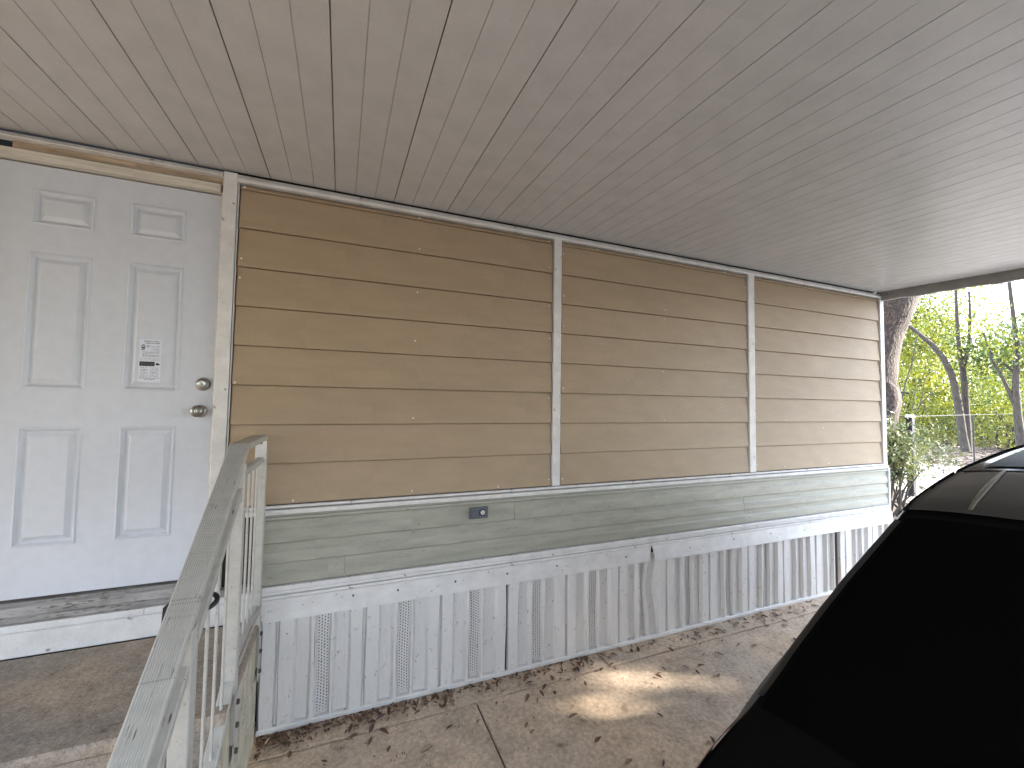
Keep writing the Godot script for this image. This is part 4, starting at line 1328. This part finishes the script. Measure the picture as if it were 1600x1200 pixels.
func build_fence() -> void:
	var fence := thing("chain_link_fence", "thin wire fence hung from a black post with pale cap", "fence")
	var p := Vector3(10.86, 0, -2.27)
	var st := mb()
	bar(st, Vector3(p.x - 0.055, -0.05, p.z - 0.055), Vector3(p.x + 0.055, 1.60, p.z + 0.055), 1, 0.008)
	part("post", st, M.black, fence)
	var cap := mb()
	extrude(cap, [Vector2(-0.06, 0), Vector2(0.06, 0), Vector2(0.06, 0.025), Vector2(0.02, 0.055), Vector2(-0.02, 0.055), Vector2(-0.06, 0.025)], p + Vector3(0, 1.60, -0.06), Vector3.RIGHT, Vector3.UP, Vector3(0, 0, 0.12))
	part("post_cap", cap, M.white, fence)
	var e := Vector3(26.0, 0, -5.6)
	var galv := mat(lin(0.02, 0.02, 0.02), 0.9)
	var tr := mb()
	tube(tr, [p + Vector3(0, 1.62, 0), e + Vector3(0, 1.64, 0)], [0.010, 0.010], 6)
	part("top_rail", tr, galv, fence)
	var t2 := mb()
	tube(t2, [p + Vector3(0, 1.62, 0), p + Vector3(-0.4, 1.62, -3.4)], [0.010, 0.010], 6)
	part("top_rail", t2, galv, fence)
	for t in [0.42, 1.0]:
		var q := p.lerp(e, t)
		var lp := mb()
		tube(lp, [q + Vector3(0, -0.05, 0), q + Vector3(0, 1.60, 0)], [0.018, 0.018], 8)
		part("line_post", lp, galv, fence)
	var wire := mb()
	var L := p.distance_to(e)
	var d := (e - p) / L
	var n := int(L / 0.2)
	for i in n:
		for sgn in [-1.0, 1.0]:
			var x0 := i * 0.2
			var x1: float = clampf(x0 + sgn * 1.5, 0.0, L)
			var hh := absf(x1 - x0)
			tube(wire, [p + d * x0 + Vector3(0, 0.06, 0), p + d * x1 + Vector3(0, 0.06 + hh, 0)], [0.0014, 0.0014], 3, 0.0, false)
	var wm := part("wire_mesh", wire, galv, fence)
	wm.set_meta("kind", "stuff")
	# clothes line pole with a crossbar, by the oak
	var pole := thing("clothesline_pole", "dark thin pole with a short crossbar beside the oak trunk", "pole")
	var c := at(1401, 613, 14.0)
	var ps := mb()
	tube(ps, [Vector3(c.x, -0.05, c.z), Vector3(c.x, c.y + 0.03, c.z)], [0.025, 0.025], 8)
	part("upright", ps, M.dark, pole)
	var pc := mb()
	tube(pc, [at(1392, 612, 14.0), at(1420, 614, 14.0)], [0.024, 0.024], 8)
	part("crossbar", pc, M.dark, pole)

func dead_leaf_mesh(sd: int) -> ArrayMesh:
	var r := RandomNumberGenerator.new()
	r.seed = sd
	var st := mb()
	var n := 5
	var curl := r.randf_range(0.25, 0.9)
	var bend := r.randf_range(-0.3, 0.5)
	var P := []
	for i in n + 1:
		var t := float(i) / n
		var w := 0.34 * sin(PI * pow(t, 0.8)) * (0.9 + 0.2 * r.randf())
		var y := bend * 0.5 * (t - 0.5) * (t - 0.5) + 0.06
		P.append([Vector3(-w * 0.5, y + w * curl * 0.55, t - 0.5), Vector3(0, y, t - 0.5), Vector3(w * 0.5, y + w * curl * (0.3 + 0.5 * r.randf()), t - 0.5)])
	for i in n:
		for j in 2:
			quad(st, P[i][j], P[i + 1][j], P[i + 1][j + 1], P[i][j + 1], Vector3.UP)
	return st.commit()

func build_leaves() -> void:
	var meshes := []
	for i in 6:
		meshes.append(dead_leaf_mesh(300 + i))
	var r := RandomNumberGenerator.new()
	r.seed = 4242
	# single fallen leaves one can pick out on the slab
	for i in 240:
		var x := r.randf_range(-0.30, 4.3)
		var z := 0.04 + pow(r.randf(), 1.7) * 1.0
		if i < 120:
			x = -0.30 + pow(r.randf(), 1.35) * 4.3
			z = 0.05 + absf(r.randfn(0.0, 0.085))
		var s := r.randf_range(0.03, 0.072)
		var o := MeshInstance3D.new()
		o.name = numbered("dead_leaf")
		o.mesh = meshes[r.randi() % 6]
		o.material_override = M.dead[r.randi() % 4]
		o.transform = Transform3D(Basis.from_euler(Vector3(r.randf_range(-0.25, 0.25), r.randf() * TAU, r.randf_range(-0.4, 0.4))).scaled(Vector3(s, s, s)), Vector3(x, 0.002, z))
		add_child(o, true)
		if z < 0.2:
			tag(o, "dry brown curled leaf lying along the foot of the white skirting", "leaf", "fallen leaves by the skirting")
		else:
			tag(o, "single dry brown leaf lying out on the open concrete slab", "leaf", "fallen leaves on the slab")
	# crumbs and broken leaf litter drifted against the skirting
	var xf := []
	var cc := []
	for i in 1500:
		var x := -0.33 + pow(r.randf(), 1.7) * 4.6
		var z := 0.028 + absf(r.randfn(0.0, 0.07))
		if i > 900:
			x = r.randf_range(-0.3, 4.6)
			z = r.randf_range(0.03, 1.1)
		var s := r.randf_range(0.006, 0.02) if i > 300 else r.randf_range(0.02, 0.045)
		if i <= 300:
			x = -0.34 + pow(r.randf(), 2.2) * 2.0
			z = 0.03 + absf(r.randfn(0.0, 0.05))
		xf.append(Transform3D(Basis.from_euler(Vector3(r.randf_range(-0.4, 0.4), r.randf() * TAU, r.randf_range(-0.5, 0.5))).scaled(Vector3(s, s, s)), Vector3(x, 0.002, z)))
		var v := r.randf_range(0.4, 1.3)
		cc.append(Color(0.15 * v, 0.082 * v, 0.048 * v))
	var lit := put(self, "leaf_litter", xf, cc, meshes[2], M.litter)
	tag(lit, "crumbled brown leaf litter drifted along the base of the skirting", "leaf litter", "", "stuff")
	# leaf litter of the yard
	xf = []
	cc = []
	for i in 9000:
		var x := r.randf_range(6.0, 40.0)
		var z := r.randf_range(-16.0, 3.0)
		if x > 10.2 and x < 17.6 and r.randf() > 0.12:
			continue
		var s := r.randf_range(0.08, 0.22) * (1.0 + x * 0.02)
		xf.append(Transform3D(Basis.from_euler(Vector3(r.randf_range(-0.4, 0.4), r.randf() * TAU, r.randf_range(-0.4, 0.4))).scaled(Vector3(s, s, s)), Vector3(x, 0.0, z)))
		var v := r.randf_range(0.5, 1.4)
		cc.append(Color(0.17 * v, 0.115 * v, 0.088 * v))
	var yl := put(self, "yard_leaf_litter", xf, cc, meshes[0], M.litter)
	tag(yl, "sunlit reddish leaf litter covering the yard beyond the driveway", "leaf litter", "", "stuff")

func _ready() -> void:
	rng.seed = 20240
	set_up_view()
	make_materials()
	build_ground()
	build_home()
	build_carport()
	build_steps()
	build_railing()
	build_car()
	build_trees()
	build_fence()
	build_leaves()
